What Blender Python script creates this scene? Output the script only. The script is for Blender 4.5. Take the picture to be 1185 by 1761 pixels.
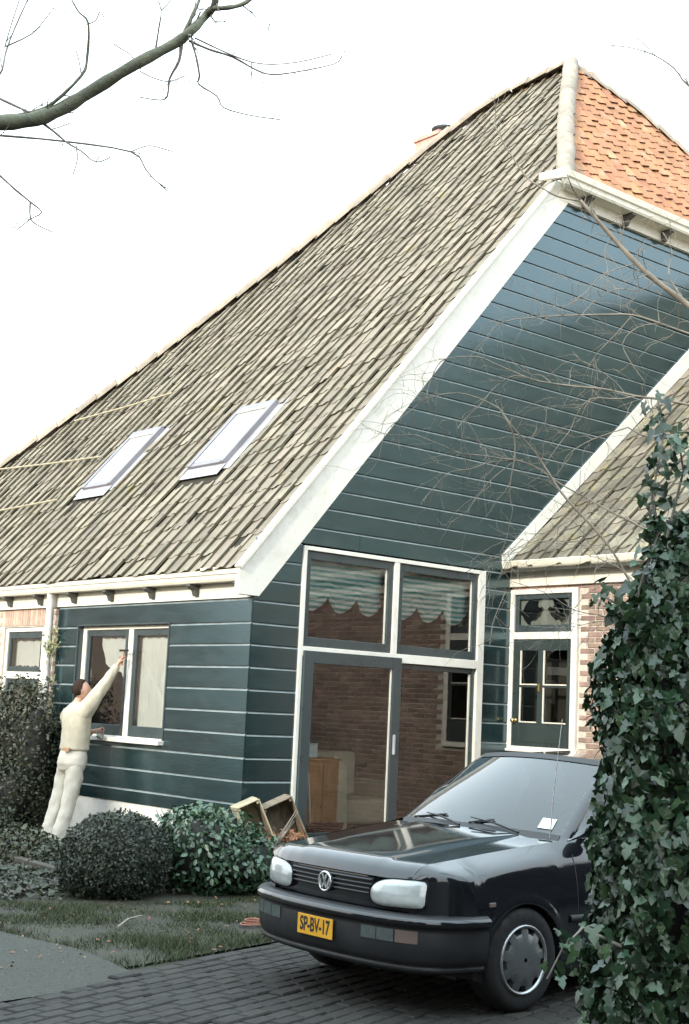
import bpy, bmesh, math, random
import numpy as np
from mathutils import Vector, Matrix, noise

for o in list(bpy.data.objects):
    bpy.data.objects.remove(o, do_unlink=True)
S = bpy.context.scene
COL = S.collection
PI = math.pi
random.seed(7)

# ------------------------------------------------------------------ camera
cam_d = bpy.data.cameras.new('camera')
cam_d.sensor_fit = 'VERTICAL'
cam_d.sensor_height = 36.0
cam_d.lens = 36.0 * 2395.48 / 1761.0
cam_d.clip_start = 0.1
cam_d.clip_end = 600
cam = bpy.data.objects.new('camera', cam_d)
COL.objects.link(cam)
yaw, pitch, roll = math.radians(40.37673), math.radians(8.1433), math.radians(2.6623)
fw = Vector((math.sin(yaw)*math.cos(pitch), math.cos(yaw)*math.cos(pitch), math.sin(pitch)))
rt = Vector((math.cos(yaw), -math.sin(yaw), 0))
up = rt.cross(fw)
rt, up = rt*math.cos(roll)+up*math.sin(roll), up*math.cos(roll)-rt*math.sin(roll)
mw = Matrix((rt, up, -fw)).transposed().to_4x4()
mw.translation = Vector((-8.6796, -11.6153, 1.63))
cam.matrix_world = mw
S.camera = cam

# ------------------------------------------------------------------ sky and sun
SUN_DIR = Vector((-0.90, -0.18, 0.34)).normalized()      # towards the sun: low, from the left
SUN_EL = math.asin(SUN_DIR.z)
SUN_AZ = math.atan2(SUN_DIR.x, SUN_DIR.y)
W = bpy.data.worlds.new('World')
S.world = W
W.use_nodes = True
nt = W.node_tree
nt.nodes.clear()
sky = nt.nodes.new('ShaderNodeTexSky')
sky.sky_type = 'NISHITA'
sky.sun_disc = False
sky.sun_elevation = SUN_EL
sky.sun_rotation = SUN_AZ
sky.air_density = 1.0
sky.dust_density = 3.0
sky.ozone_density = 1.5
bg_sky = nt.nodes.new('ShaderNodeBackground')
bg_sky.inputs['Strength'].default_value = 0.06
nt.links.new(sky.outputs[0], bg_sky.inputs['Color'])
# thin bright winter cloud: standard overcast distribution, brighter overhead than at the horizon
tc = nt.nodes.new('ShaderNodeTexCoord')
sep = nt.nodes.new('ShaderNodeSeparateXYZ')
nt.links.new(tc.outputs['Generated'], sep.inputs[0])
mx = nt.nodes.new('ShaderNodeMath'); mx.operation = 'MAXIMUM'; mx.inputs[1].default_value = 0.0
nt.links.new(sep.outputs['Z'], mx.inputs[0])
ma = nt.nodes.new('ShaderNodeMath'); ma.operation = 'MULTIPLY_ADD'
ma.inputs[1].default_value = 1.8; ma.inputs[2].default_value = 1.0
nt.links.new(mx.outputs[0], ma.inputs[0])
cr = nt.nodes.new('ShaderNodeValToRGB')
cr.color_ramp.elements[0].position = 0.10; cr.color_ramp.elements[0].color = (1.0, 0.985, 0.945, 1)
cr.color_ramp.elements[1].position = 0.65; cr.color_ramp.elements[1].color = (0.76, 0.92, 1.0, 1)
nt.links.new(mx.outputs[0], cr.inputs[0])
bg_cl = nt.nodes.new('ShaderNodeBackground')
nt.links.new(cr.outputs[0], bg_cl.inputs['Color'])
st = nt.nodes.new('ShaderNodeMath'); st.operation = 'MULTIPLY'; st.inputs[1].default_value = 0.85
nt.links.new(ma.outputs[0], st.inputs[0])
nt.links.new(st.outputs[0], bg_cl.inputs['Strength'])
addb = nt.nodes.new('ShaderNodeAddShader')
nt.links.new(bg_sky.outputs[0], addb.inputs[0]); nt.links.new(bg_cl.outputs[0], addb.inputs[1])
wo = nt.nodes.new('ShaderNodeOutputWorld')
nt.links.new(addb.outputs[0], wo.inputs[0])

sun_d = bpy.data.lights.new('sun', 'SUN')
sun_d.energy = 2.2
sun_d.angle = math.radians(3.0)
sun_d.color = (1.0, 0.93, 0.80)
sun = bpy.data.objects.new('sun', sun_d)
COL.objects.link(sun)
sun.rotation_euler = SUN_DIR.to_track_quat('Z', 'Y').to_euler()
sun.location = (-30, 10, 30)

S.view_settings.view_transform = 'Standard'
S.view_settings.look = 'None'
S.view_settings.exposure = 0.72
S.view_settings.gamma = 1
S.view_settings.use_curve_mapping = False
S.render.engine = 'CYCLES'
S.cycles.max_bounces = 8
S.cycles.transparent_max_bounces = 16
S.cycles.caustics_reflective = False
S.cycles.caustics_refractive = False

# ------------------------------------------------------------------ helpers
def link(o, parent=None):
    COL.objects.link(o)
    if parent is not None:
        o.parent = parent
    return o

def tag(o, label=None, cat=None, group=None, kind=None):
    if label: o['label'] = label
    if cat: o['category'] = cat
    if group: o['group'] = group
    if kind: o['kind'] = kind
    return o

def thing(name, label, cat, loc=(0, 0, 0), rotz=0, group=None):
    o = bpy.data.objects.new(name, None)
    o.empty_display_size = 0.2
    o.location = loc
    o.rotation_euler = (0, 0, rotz)
    link(o)
    return tag(o, label, cat, group)

class MB:
    """collects faces; build() links them as one mesh object"""
    def __init__(s):
        s.v = []; s.f = []; s.m = []; s.sm = []
    def add(s, vs, fs, mi=0, smooth=False):
        b = len(s.v)
        s.v += [tuple(v) for v in vs]
        for f in fs:
            s.f.append(tuple(b+i for i in f)); s.m.append(mi); s.sm.append(smooth)
        return s
    def box(s, a, b, mi=0):
        x0, y0, z0 = a; x1, y1, z1 = b
        vs = [(x0,y0,z0),(x1,y0,z0),(x1,y1,z0),(x0,y1,z0),(x0,y0,z1),(x1,y0,z1),(x1,y1,z1),(x0,y1,z1)]
        return s.add(vs, [(0,3,2,1),(4,5,6,7),(0,1,5,4),(1,2,6,5),(2,3,7,6),(3,0,4,7)], mi)
    def obox(s, c, ax, ay, az, mi=0):
        """oriented box: centre and three half-axis vectors"""
        c = Vector(c); ax = Vector(ax); ay = Vector(ay); az = Vector(az)
        vs = [c+sx*ax+sy*ay+sz*az for sz in (-1,1) for sx, sy in ((-1,-1),(1,-1),(1,1),(-1,1))]
        return s.add(vs, [(0,3,2,1),(4,5,6,7),(0,1,5,4),(1,2,6,5),(2,3,7,6),(3,0,4,7)], mi)
    def prism(s, pts, d, mi=0):
        """extrude planar polygon pts by vector d"""
        n = len(pts); d = Vector(d)
        vs = [Vector(p) for p in pts] + [Vector(p)+d for p in pts]
        fs = [tuple(range(n))[::-1], tuple(range(n, 2*n))]
        fs += [(i, (i+1) % n, n+(i+1) % n, n+i) for i in range(n)]
        return s.add(vs, fs, mi)
    def tube(s, pts, radii, n=8, mi=0, cap=True):
        pts = [Vector(p) for p in pts]
        if not hasattr(radii, '__len__'): radii = [radii]*len(pts)
        rings = []
        ref = Vector((0.13, 0.27, 0.95))
        for i, p in enumerate(pts):
            t = (pts[min(i+1, len(pts)-1)]-pts[max(i-1, 0)]).normalized()
            a = t.cross(ref)
            if a.length < 1e-3: a = t.cross(Vector((1, 0, 0)))
            a.normalize(); b = t.cross(a)
            rings.append([p+radii[i]*(math.cos(2*PI*k/n)*a+math.sin(2*PI*k/n)*b) for k in range(n)])
        vs = [v for r in rings for v in r]
        fs = []
        for i in range(len(pts)-1):
            for k in range(n):
                k2 = (k+1) % n
                fs.append((i*n+k, i*n+k2, (i+1)*n+k2, (i+1)*n+k))
        s.add(vs, fs, mi, True)
        if cap:
            s.add(rings[0], [tuple(range(n))[::-1]], mi); s.add(rings[-1], [tuple(range(n))], mi)
        return s
    def grid(s, rows, mi=0, smooth=True, close=False):
        """rows: list of equally long lists of points"""
        m = len(rows[0])
        vs = [p for r in rows for p in r]
        fs = []
        for i in range(len(rows)-1):
            for k in range(m if close else m-1):
                k2 = (k+1) % m
                fs.append((i*m+k, i*m+k2, (i+1)*m+k2, (i+1)*m+k))
        return s.add(vs, fs, mi, smooth)
    def lathe(s, prof, c, axis='Z', n=24, mi=0):
        """prof: (radius, height) pairs turned about an axis through c"""
        rows = []
        for r, h in prof:
            row = []
            for k in range(n):
                a = 2*PI*k/n
                if axis == 'Z': p = (c[0]+r*math.cos(a), c[1]+r*math.sin(a), c[2]+h)
                elif axis == 'Y': p = (c[0]+r*math.cos(a), c[1]+h, c[2]+r*math.sin(a))
                else: p = (c[0]+h, c[1]+r*math.cos(a), c[2]+r*math.sin(a))
                row.append(p)
            rows.append(row)
        return s.grid(rows, mi, True, True)
    def mesh(s, name, mats):
        me = bpy.data.meshes.new(name)
        me.from_pydata([tuple(v) for v in s.v], [], s.f)
        if not isinstance(mats, (list, tuple)): mats = [mats]
        for m in mats: me.materials.append(m)
        me.polygons.foreach_set('material_index', s.m)
        me.polygons.foreach_set('use_smooth', s.sm)
        me.update()
        return me
    def build(s, name, mats, parent=None, off=(0, 0, 0), recalc=False, bevel=0):
        me = s.mesh(name, mats)
        if recalc or bevel:
            bm = bmesh.new(); bm.from_mesh(me)
            if recalc: bmesh.ops.recalc_face_normals(bm, faces=bm.faces)
            bm.to_mesh(me); bm.free()
        o = bpy.data.objects.new(name, me)
        o.location = off
        link(o, parent)
        if bevel:
            b = o.modifiers.new('bevel', 'BEVEL'); b.width = bevel; b.segments = 2; b.limit_method = 'ANGLE'
        return o

def inst(name, me, parent, mat):
    o = bpy.data.objects.new(name, me)
    link(o, parent)
    o.matrix_local = mat
    return o

def np_mesh(name, V, tris, mat, parent=None, kind=None, smooth=False, off=(0, 0, 0)):
    """V (n,3), tris (m,k) arrays of equal-size polygons"""
    me = bpy.data.meshes.new(name)
    V = np.asarray(V, dtype=np.float32); F = np.asarray(tris, dtype=np.int32)
    me.vertices.add(len(V)); me.vertices.foreach_set('co', V.ravel())
    k = F.shape[1]
    me.loops.add(F.size); me.loops.foreach_set('vertex_index', F.ravel())
    me.polygons.add(len(F))
    me.polygons.foreach_set('loop_start', np.arange(0, F.size, k, dtype=np.int32))
    me.polygons.foreach_set('loop_total', np.full(len(F), k, dtype=np.int32))
    if smooth: me.polygons.foreach_set('use_smooth', np.ones(len(F), dtype=bool))
    me.update(calc_edges=True)
    if not isinstance(mat, (list, tuple)): mat = [mat]
    for m in mat: me.materials.append(m)
    o = bpy.data.objects.new(name, me)
    o.location = off
    link(o, parent)
    if kind: o['kind'] = kind
    return o

# ------------------------------------------------------------------ materials
def M(name, col, rough=0.6, spec=0.5, var=0.12, scale=3.0, bump=0.0, bscale=40.0, rnd=0.0, hue=0.0,
      metal=0.0, coat=0.0, blotch=None, bl_scale=1.5, bl_lo=0.55, bl_hi=0.72, stretch=(1, 1, 1), trans=0.0, grime=None, ior=1.5, tint=None):
    m = bpy.data.materials.new(name); m.use_nodes = True
    n = m.node_tree.nodes; L = m.node_tree.links
    b = n['Principled BSDF']
    b.inputs['Roughness'].default_value = rough
    b.inputs['Specular IOR Level'].default_value = spec
    b.inputs['Metallic'].default_value = metal
    b.inputs['IOR'].default_value = ior
    if tint: b.inputs['Specular Tint'].default_value = (*tint, 1)
    if coat:
        b.inputs['Coat Weight'].default_value = coat
        b.inputs['Coat Roughness'].default_value = 0.05
    geo = n.new('ShaderNodeNewGeometry')
    mp = n.new('ShaderNodeVectorMath'); mp.operation = 'MULTIPLY'; mp.inputs[1].default_value = stretch
    L.new(geo.outputs['Position'], mp.inputs[0])
    out = None
    rgb = n.new('ShaderNodeRGB'); rgb.outputs[0].default_value = (*col, 1); out = rgb.outputs[0]
    if blotch:
        nb = n.new('ShaderNodeTexNoise'); nb.inputs['Scale'].default_value = bl_scale; nb.inputs['Detail'].default_value = 6
        nb.inputs['Roughness'].default_value = 0.65
        L.new(mp.outputs[0], nb.inputs['Vector'])
        mr = n.new('ShaderNodeMapRange'); mr.inputs[1].default_value = bl_lo; mr.inputs[2].default_value = bl_hi
        L.new(nb.outputs[0], mr.inputs[0])
        mix = n.new('ShaderNodeMix'); mix.data_type = 'RGBA'
        L.new(mr.outputs[0], mix.inputs[0]); L.new(out, mix.inputs[6]); mix.inputs[7].default_value = (*blotch, 1)
        out = mix.outputs[2]
    if grime:
        gcol, gs = grime
        nb = n.new('ShaderNodeTexNoise'); nb.inputs['Scale'].default_value = gs; nb.inputs['Detail'].default_value = 8
        nb.inputs['Roughness'].default_value = 0.75
        L.new(geo.outputs['Position'], nb.inputs['Vector'])
        mr = n.new('ShaderNodeMapRange'); mr.inputs[1].default_value = 0.5; mr.inputs[2].default_value = 0.75; mr.inputs[4].default_value = 0.7
        L.new(nb.outputs[0], mr.inputs[0])
        mix = n.new('ShaderNodeMix'); mix.data_type = 'RGBA'
        L.new(mr.outputs[0], mix.inputs[0]); L.new(out, mix.inputs[6]); mix.inputs[7].default_value = (*gcol, 1)
        out = mix.outputs[2]
    hsv = n.new('ShaderNodeHueSaturation'); L.new(out, hsv.inputs['Color'])
    val = n.new('ShaderNodeMath'); val.operation = 'ADD'; val.inputs[0].default_value = 1.0; val.inputs[1].default_value = 0.0
    cur = val.outputs[0]
    if var:
        nz = n.new('ShaderNodeTexNoise'); nz.inputs['Scale'].default_value = scale; nz.inputs['Detail'].default_value = 8
        nz.inputs['Roughness'].default_value = 0.6
        L.new(mp.outputs[0], nz.inputs['Vector'])
        mr = n.new('ShaderNodeMapRange'); mr.inputs[1].default_value = 0.3; mr.inputs[2].default_value = 0.7
        mr.inputs[3].default_value = 1-var*1.6; mr.inputs[4].default_value = 1+var*1.6
        L.new(nz.outputs[0], mr.inputs[0])
        cur = mr.outputs[0]
        if rough > 0.08:
            rr = n.new('ShaderNodeMapRange'); rr.inputs[1].default_value = 0.3; rr.inputs[2].default_value = 0.7
            rr.inputs[3].default_value = rough*0.75; rr.inputs[4].default_value = min(1, rough*1.25)
            L.new(nz.outputs[0], rr.inputs[0]); L.new(rr.outputs[0], b.inputs['Roughness'])
    if rnd or hue:
        oi = n.new('ShaderNodeObjectInfo')
        ad = n.new('ShaderNodeMath'); ad.operation = 'ADD'
        L.new(oi.outputs['Random'], ad.inputs[0]); L.new(geo.outputs['Random Per Island'], ad.inputs[1])
        fr = n.new('ShaderNodeMath'); fr.operation = 'FRACT'; L.new(ad.outputs[0], fr.inputs[0])
        mr = n.new('ShaderNodeMapRange'); mr.inputs[3].default_value = 1-rnd; mr.inputs[4].default_value = 1+rnd
        L.new(fr.outputs[0], mr.inputs[0])
        mu = n.new('ShaderNodeMath'); mu.operation = 'MULTIPLY'; L.new(cur, mu.inputs[0]); L.new(mr.outputs[0], mu.inputs[1])
        cur = mu.outputs[0]
        if hue:
            m7 = n.new('ShaderNodeMath'); m7.operation = 'MULTIPLY'; m7.inputs[1].default_value = 7.31; L.new(fr.outputs[0], m7.inputs[0])
            f7 = n.new('ShaderNodeMath'); f7.operation = 'FRACT'; L.new(m7.outputs[0], f7.inputs[0])
            mh = n.new('ShaderNodeMapRange'); mh.inputs[3].default_value = 0.5-hue; mh.inputs[4].default_value = 0.5+hue
            L.new(f7.outputs[0], mh.inputs[0]); L.new(mh.outputs[0], hsv.inputs['Hue'])
    L.new(cur, hsv.inputs['Value'])
    L.new(hsv.outputs[0], b.inputs['Base Color'])
    if bump:
        nb = n.new('ShaderNodeTexNoise'); nb.inputs['Scale'].default_value = bscale; nb.inputs['Detail'].default_value = 5
        L.new(mp.outputs[0], nb.inputs['Vector'])
        bp = n.new('ShaderNodeBump'); bp.inputs['Strength'].default_value = bump; bp.inputs['Distance'].default_value = 0.01
        L.new(nb.outputs[0], bp.inputs['Height']); L.new(bp.outputs[0], b.inputs['Normal'])
    if trans:
        # thin leaves let light through
        td = n.new('ShaderNodeBsdfTranslucent'); L.new(hsv.outputs[0], td.inputs['Color'])
        ms = n.new('ShaderNodeMixShader'); ms.inputs[0].default_value = trans
        L.new(b.outputs[0], ms.inputs[1]); L.new(td.outputs[0], ms.inputs[2])
        L.new(ms.outputs[0], n['Material Output'].inputs['Surface'])
    return m

def glass_mat(name, tint=(0.8, 0.88, 0.86), ior=1.5, boost=1.0, rough=0.0, wob=0.0):
    m = bpy.data.materials.new(name); m.use_nodes = True
    n = m.node_tree.nodes; L = m.node_tree.links; n.clear()
    tr = n.new('ShaderNodeBsdfTransparent'); tr.inputs[0].default_value = (*tint, 1)
    gl = n.new('ShaderNodeBsdfGlossy'); gl.inputs['Roughness'].default_value = rough; gl.inputs[0].default_value = (1, 1, 1, 1)
    fr = n.new('ShaderNodeFresnel'); fr.inputs[0].default_value = ior
    mu = n.new('ShaderNodeMath'); mu.operation = 'MULTIPLY'; mu.inputs[1].default_value = boost; mu.use_clamp = True
    L.new(fr.outputs[0], mu.inputs[0])
    mx = n.new('ShaderNodeMixShader'); L.new(mu.outputs[0], mx.inputs[0]); L.new(tr.outputs[0], mx.inputs[1]); L.new(gl.outputs[0], mx.inputs[2])
    if wob:
        geo = n.new('ShaderNodeNewGeometry')
        nz = n.new('ShaderNodeTexNoise'); nz.inputs['Scale'].default_value = 1.6; nz.inputs['Detail'].default_value = 1
        L.new(geo.outputs['Position'], nz.inputs['Vector'])
        bp = n.new('ShaderNodeBump'); bp.inputs['Strength'].default_value = wob; bp.inputs['Distance'].default_value = 0.02
        L.new(nz.outputs[0], bp.inputs['Height']); L.new(bp.outputs[0], gl.inputs['Normal'])
    o = n.new('ShaderNodeOutputMaterial'); L.new(mx.outputs[0], o.inputs[0])
    return m

WHITE = M('white_paint', (0.74, 0.715, 0.645), 0.45, var=0.05, scale=2, bump=0.05, bscale=60, grime=((0.55, 0.52, 0.42), 5))
CREAM = M('cream_paint', (0.72, 0.685, 0.59), 0.5, var=0.05, scale=3, bump=0.05, grime=((0.5, 0.46, 0.34), 7))
BOARD = M('dark_green_board_paint', (0.009, 0.022, 0.0235), 0.19, spec=0.5, ior=2.15, tint=(0.62, 0.88, 1.0), var=0.14, scale=2.2, bump=0.05, bscale=14, rnd=0.20, stretch=(0.6, 0.6, 3), grime=((0.035, 0.042, 0.042), 2.5))
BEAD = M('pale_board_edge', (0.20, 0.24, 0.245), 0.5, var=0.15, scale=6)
SASH = M('dark_green_sash_paint', (0.040, 0.055, 0.058), 0.3, spec=0.6, var=0.08)
DOORP = M('door_green_paint', (0.030, 0.042, 0.041), 0.3, spec=0.6, var=0.08)
DARKW = M('bracket_paint', (0.085, 0.085, 0.075), 0.5)
TILE = M('grey_pantile', (0.230, 0.203, 0.160), 0.8, spec=0.25, var=0.16, scale=2.2, bump=0.35, bscale=55, rnd=0.16, hue=0.015,
         blotch=(0.27, 0.215, 0.09), bl_scale=2.4, bl_lo=0.62, bl_hi=0.74, grime=((0.14, 0.125, 0.09), 9))
TILEW = M('wing_pantile', (0.19, 0.17, 0.13), 0.75, var=0.25, scale=2.6, bump=0.35, bscale=55, rnd=0.25, hue=0.015,
         blotch=(0.24, 0.20, 0.08), bl_scale=2.8, bl_lo=0.55, bl_hi=0.70, grime=((0.12, 0.12, 0.085), 8))
GAP_SHADE_O = M('orange_tile_gap_shade', (0.15, 0.065, 0.03), 0.95, var=0.2)  # gap shade of the orange tiles, painted in as dark brown
GAP_SHADE = M('tile_gap_shade', (0.066, 0.058, 0.036), 0.95, var=0.3, scale=12)  # shade between the tile columns painted in, mossy in tone
TILEO = M('orange_pantile', (0.38, 0.185, 0.10), 0.85, spec=0.2, var=0.12, scale=2.5, bump=0.3, bscale=55, rnd=0.12, hue=0.008,
          blotch=(0.45, 0.30, 0.20), bl_scale=3, grime=((0.30, 0.17, 0.10), 12))
RIDGE = M('ridge_tile_clay', (0.31, 0.262, 0.215), 0.85, var=0.2, scale=5, bump=0.4, bscale=30, rnd=0.15, grime=((0.34, 0.33, 0.2), 8))
UNDER = M('roof_underlay', (0.05, 0.048, 0.04), 0.9, spec=0.0)
BRICK = M('wing_brick', (0.30, 0.205, 0.165), 0.85, var=0.2, scale=9, bump=0.4, bscale=80, rnd=0.28, hue=0.02)
BRICKP = M('pale_brick', (0.50, 0.36, 0.28), 0.85, var=0.15, scale=9, bump=0.4, bscale=80, rnd=0.15, hue=0.012)
MORTAR = M('mortar', (0.54, 0.49, 0.42), 0.95, var=0.15, scale=8, bump=0.4)
PLASTER = M('white_plinth', (0.62, 0.61, 0.57), 0.8, var=0.1, scale=3, bump=0.3, bscale=25, grime=((0.35, 0.36, 0.30), 4))
GLASS = glass_mat('window_glass', (0.90, 0.93, 0.92), 1.52, 1.9, wob=0.03)
GLASSD = glass_mat('old_glass', (0.45, 0.48, 0.46), 1.52, 1.5, wob=0.06)
GLASSR = glass_mat('skylight_glass', (0.75, 0.8, 0.82), 1.55, 2.2)
ZINC = M('zinc_flashing', (0.42, 0.42, 0.45), 0.45, metal=0.3, var=0.12)
ALU = M('skylight_frame', (0.21, 0.20, 0.22), 0.5, var=0.1)
PIPE = M('drainpipe_paint', (0.66, 0.67, 0.66), 0.4, var=0.1, scale=4, grime=((0.25, 0.25, 0.22), 10))
BRASS = M('brass', (0.75, 0.52, 0.22), 0.25, metal=1.0)
WOOD = M('weathered_wood', (0.20, 0.165, 0.12), 0.8, var=0.25, scale=5, bump=0.3, stretch=(6, 6, 1.2), rnd=0.15)
WOODL = M('pale_wood', (0.36, 0.32, 0.22), 0.75, var=0.15, scale=6, bump=0.2)

# ================================================================== the setting: ground
SOIL = M('garden_soil', (0.016, 0.014, 0.012), 0.95, var=0.35, scale=6, bump=0.8, bscale=25)
TURF = M('worn_turf_ground', (0.034, 0.034, 0.021), 0.95, var=0.35, scale=3.5, bump=0.9, bscale=30, blotch=(0.036, 0.030, 0.022), bl_scale=2.2, bl_lo=0.45, bl_hi=0.65)
PATHM = M('pale_gravel_path', (0.047, 0.050, 0.040), 0.95, var=0.18, scale=25, bump=0.8, bscale=160, grime=((0.045, 0.05, 0.038), 3))
PAVE = M('dark_clay_paver', (0.022, 0.0195, 0.0165), 0.85, var=0.2, scale=12, bump=0.5, bscale=70, rnd=0.3, hue=0.02, grime=((0.02, 0.023, 0.016), 4))
JOINT = M('paver_joint_soil', (0.018, 0.018, 0.014), 0.95, var=0.3, scale=20, bump=0.6)

def sheet(name, pts, z, mat, sub=0):
    mb = MB(); mb.add([(x, y, z) for x, y in pts], [tuple(range(len(pts)))])
    o = mb.build(name, mat)
    o['kind'] = 'structure'
    return o
def subdivided_ground(name, x0, x1, y0, y1, z, n, mat, amp):
    rows = []
    for j in range(n+1):
        r = []
        for i in range(n+1):
            x = x0+(x1-x0)*i/n; y = y0+(y1-y0)*j/n
            r.append((x, y, z+amp*noise.noise(Vector((x*1.3, y*1.3, 0)))))
        rows.append(r)
    o = MB().grid(rows).build(name, mat); o['kind'] = 'structure'
    return o
sheet('ground', [(-200, -200), (200, -200), (200, 200), (-200, 200)], -0.03, TURF)
sheet('lawn_ground', [(-9, -5.2), (-2.2, -3.55), (1.5, -2.4), (0.6, -1.15), (-2.9, -0.7), (-9, 1.0)], -0.012, TURF)
sheet('garden_bed', [(-2.9, -0.75), (0.6, -1.2), (2.9, -1.5), (3.9, 0.3), (0.3, 0.3), (0.1, 7), (-6, 7), (-6, 0.3)], -0.006, SOIL)
path_pts = [(-9.5, 0.5), (-5.4, -1.3), (-3.90, -2.5), (-3.82, -2.96), (-3.76, -3.31), (-3.80, -3.75), (-3.86, -4.13), (-4.11, -4.36), (-4.57, -4.50), (-4.93, -4.56), (-6.2, -4.98), (-9.5, -6.0)]
path = sheet('gravel_path', path_pts, 0.004, PATHM)
# loose stones on the path
def in_poly(x, y, P):
    c = False; j = len(P)-1
    for i in range(len(P)):
        if (P[i][1] > y) != (P[j][1] > y) and x < (P[j][0]-P[i][0])*(y-P[i][1])/(P[j][1]-P[i][1])+P[i][0]: c = not c
        j = i
    return c
rng = np.random.default_rng(5)
oct_v = np.array([(1,0,0),(0,1,0),(-1,0,0),(0,-1,0),(0,0,1)], float)
oct_f = np.array([(0,1,4),(1,2,4),(2,3,4),(3,0,4)])
V = []; F = []; nn = 0
while nn < 9000:
    x = rng.uniform(-6.3, -3.7); y = rng.uniform(-5.0, -1.3)
    if not in_poly(x, y, path_pts): continue
    s = rng.uniform(0.004, 0.011); a = rng.uniform(0, 6.28)
    R2 = np.array([[math.cos(a), -math.sin(a), 0], [math.sin(a), math.cos(a), 0], [0, 0, 0.7]])
    V.append((oct_v*rng.uniform(.7, 1.2, (5, 1))*s)@R2.T+(x, y, 0.003)); F.append(oct_f+5*nn); nn += 1
GRIT = M('path_grit', (0.065, 0.066, 0.054), 0.9, var=0, rnd=0.45)
tag(np_mesh('path_gravel', np.concatenate(V), np.concatenate(F), GRIT, kind='stuff'), 'fine pale gravel scattered over the path at the lower left', 'gravel')

# brick driveway: pavers one by one where the photograph shows them
drive_edge = [(-12, -6.85), (-4.95, -4.60), (-4.44, -4.42), (-3.59, -4.10), (-2.41, -3.74), (0, -3.0), (3.9, -1.9)]
drive = sheet('driveway', drive_edge+[(3.9, -14), (-12, -14)], 0.0, JOINT)
A_D = math.radians(17.5)
ux, uy = math.cos(A_D), math.sin(A_D)
pav = []
for j in range(-52, 2):
    for i in range(-34, 45):
        a = (i+0.5*(j % 2))*0.208+0.012*noise.noise(Vector((i*.7, j*.7, 1))); b = j*0.106+0.05*noise.noise(Vector((i*.11, j*.11, 4)))
        x = -3.6+a*ux-b*uy; y = -4.16+a*uy+b*ux
        y_edge = np.interp(x, [p[0] for p in drive_edge], [p[1] for p in drive_edge])
        if y > y_edge-0.03 or y < -9.2 or x > 3.7 or x < -8.5: continue
        pav.append((x, y, 0.012*noise.noise(Vector((x*1.5, y*1.5, 9)))))
def vis(p):
    d = Vector(p)-mw.translation
    w = d.dot(fw)
    if w < 0.5: return None
    return (592.5+2395.5*d.dot(rt)/w, 880.5-2395.5*d.dot(up)/w, w)
def seen(p, pad=30):
    q = vis(p)
    return q is not None and -pad < q[0] < 1185+pad and -pad < q[1] < 1761+pad
def paver_mesh(k):
    r = random.Random(k)
    c = 0.008
    x, y, h = 0.1, 0.049, 0.05
    vs = [(-x,-y,-h),(x,-y,-h),(x,y,-h),(-x,y,-h),(-x,-y,-c),(x,-y,-c),(x,y,-c),(-x,y,-c)]
    vs += [(-x+c+r.uniform(0,.004),-y+c,r.uniform(0,.003)),(x-c,-y+c,r.uniform(0,.003)),(x-c,y-c-r.uniform(0,.004),r.uniform(0,.003)),(-x+c,y-c,r.uniform(0,.003))]
    fs = [(0,1,5,4),(1,2,6,5),(2,3,7,6),(3,0,4,7),(4,5,9,8),(5,6,10,9),(6,7,11,10),(7,4,8,11),(8,9,10,11)]
    m = MB().add(vs, fs)
    return m
pm = [paver_mesh(k) for k in range(5)]
pme = [m.mesh('paver', PAVE) for m in pm]
vp = sorted([p for p in pav if seen(p)], key=lambda p: (Vector(p)-mw.translation).length)
near = vp[:300]; nearset = set(near)
def paver_mat(p, r):
    return Matrix.Translation((p[0], p[1], p[2]+0.016+r.uniform(-.004, .004))) @ Matrix.Rotation(A_D+r.uniform(-.02, .02), 4, 'Z') @ Matrix.Rotation(r.uniform(-.03, .03), 4, 'X') @ Matrix.Rotation(r.uniform(-.02, .02), 4, 'Y')
r = random.Random(11)
for p in near:
    inst('paver', pme[r.randrange(5)], drive, paver_mat(p, r))
def bulk(name, meshes, mats, mat, parent, seed=1):
    """copies joined into one part"""
    rr = random.Random(seed)
    mb = MB()
    for mt in mats:
        s = meshes[rr.randrange(len(meshes))]
        mb.add([mt @ Vector(v) for v in s.v], s.f)
        n = len(s.f); mb.sm[-n:] = s.sm; mb.m[-n:] = s.m
    o = mb.build(name, mat, parent); o['kind'] = 'stuff'
    return o
bulk('paving', pm, [paver_mat(p, r) for p in pav if p not in nearset], PAVE, drive)

# ================================================================== farmhouse
house = thing('farmhouse', 'dark green boarded farmhouse with steep tiled pyramid roof and large front window', 'farmhouse')
def part(mb, name, mat, parent=None, **k):
    return mb.build(name, mat, parent if parent else house, **k)

# ---- walls (inner core; boards and bricks are hung on them)
side_wall = part(MB().box((0.0, 0.0, 0.0), (0.2, 1.49, 2.78)).box((0.0, 3.49, 0.0), (0.2, 4.04, 2.78))
     .box((0.0, 1.49, 0.0), (0.2, 3.49, 1.17)).box((0.0, 1.49, 2.515), (0.2, 3.49, 2.78)), 'side_wall', SASH)
mbw = MB()
mbw.box((0.2, 0.0, 0.0), (0.62, 0.2, 3.40)).box((3.44, 0.0, 0.0), (3.93, 0.2, 3.40)).box((0.62, 0.0, 0.0), (3.44, 0.2, 0.2))
mbw.prism([(0.25, 0.0, 3.40), (3.93, 0, 3.40), (9.6, 0, 8.45), (4.62, 0, 8.45)], (0, 0.2, 0))
front_wall = part(mbw, 'front_wall', SASH)

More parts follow.
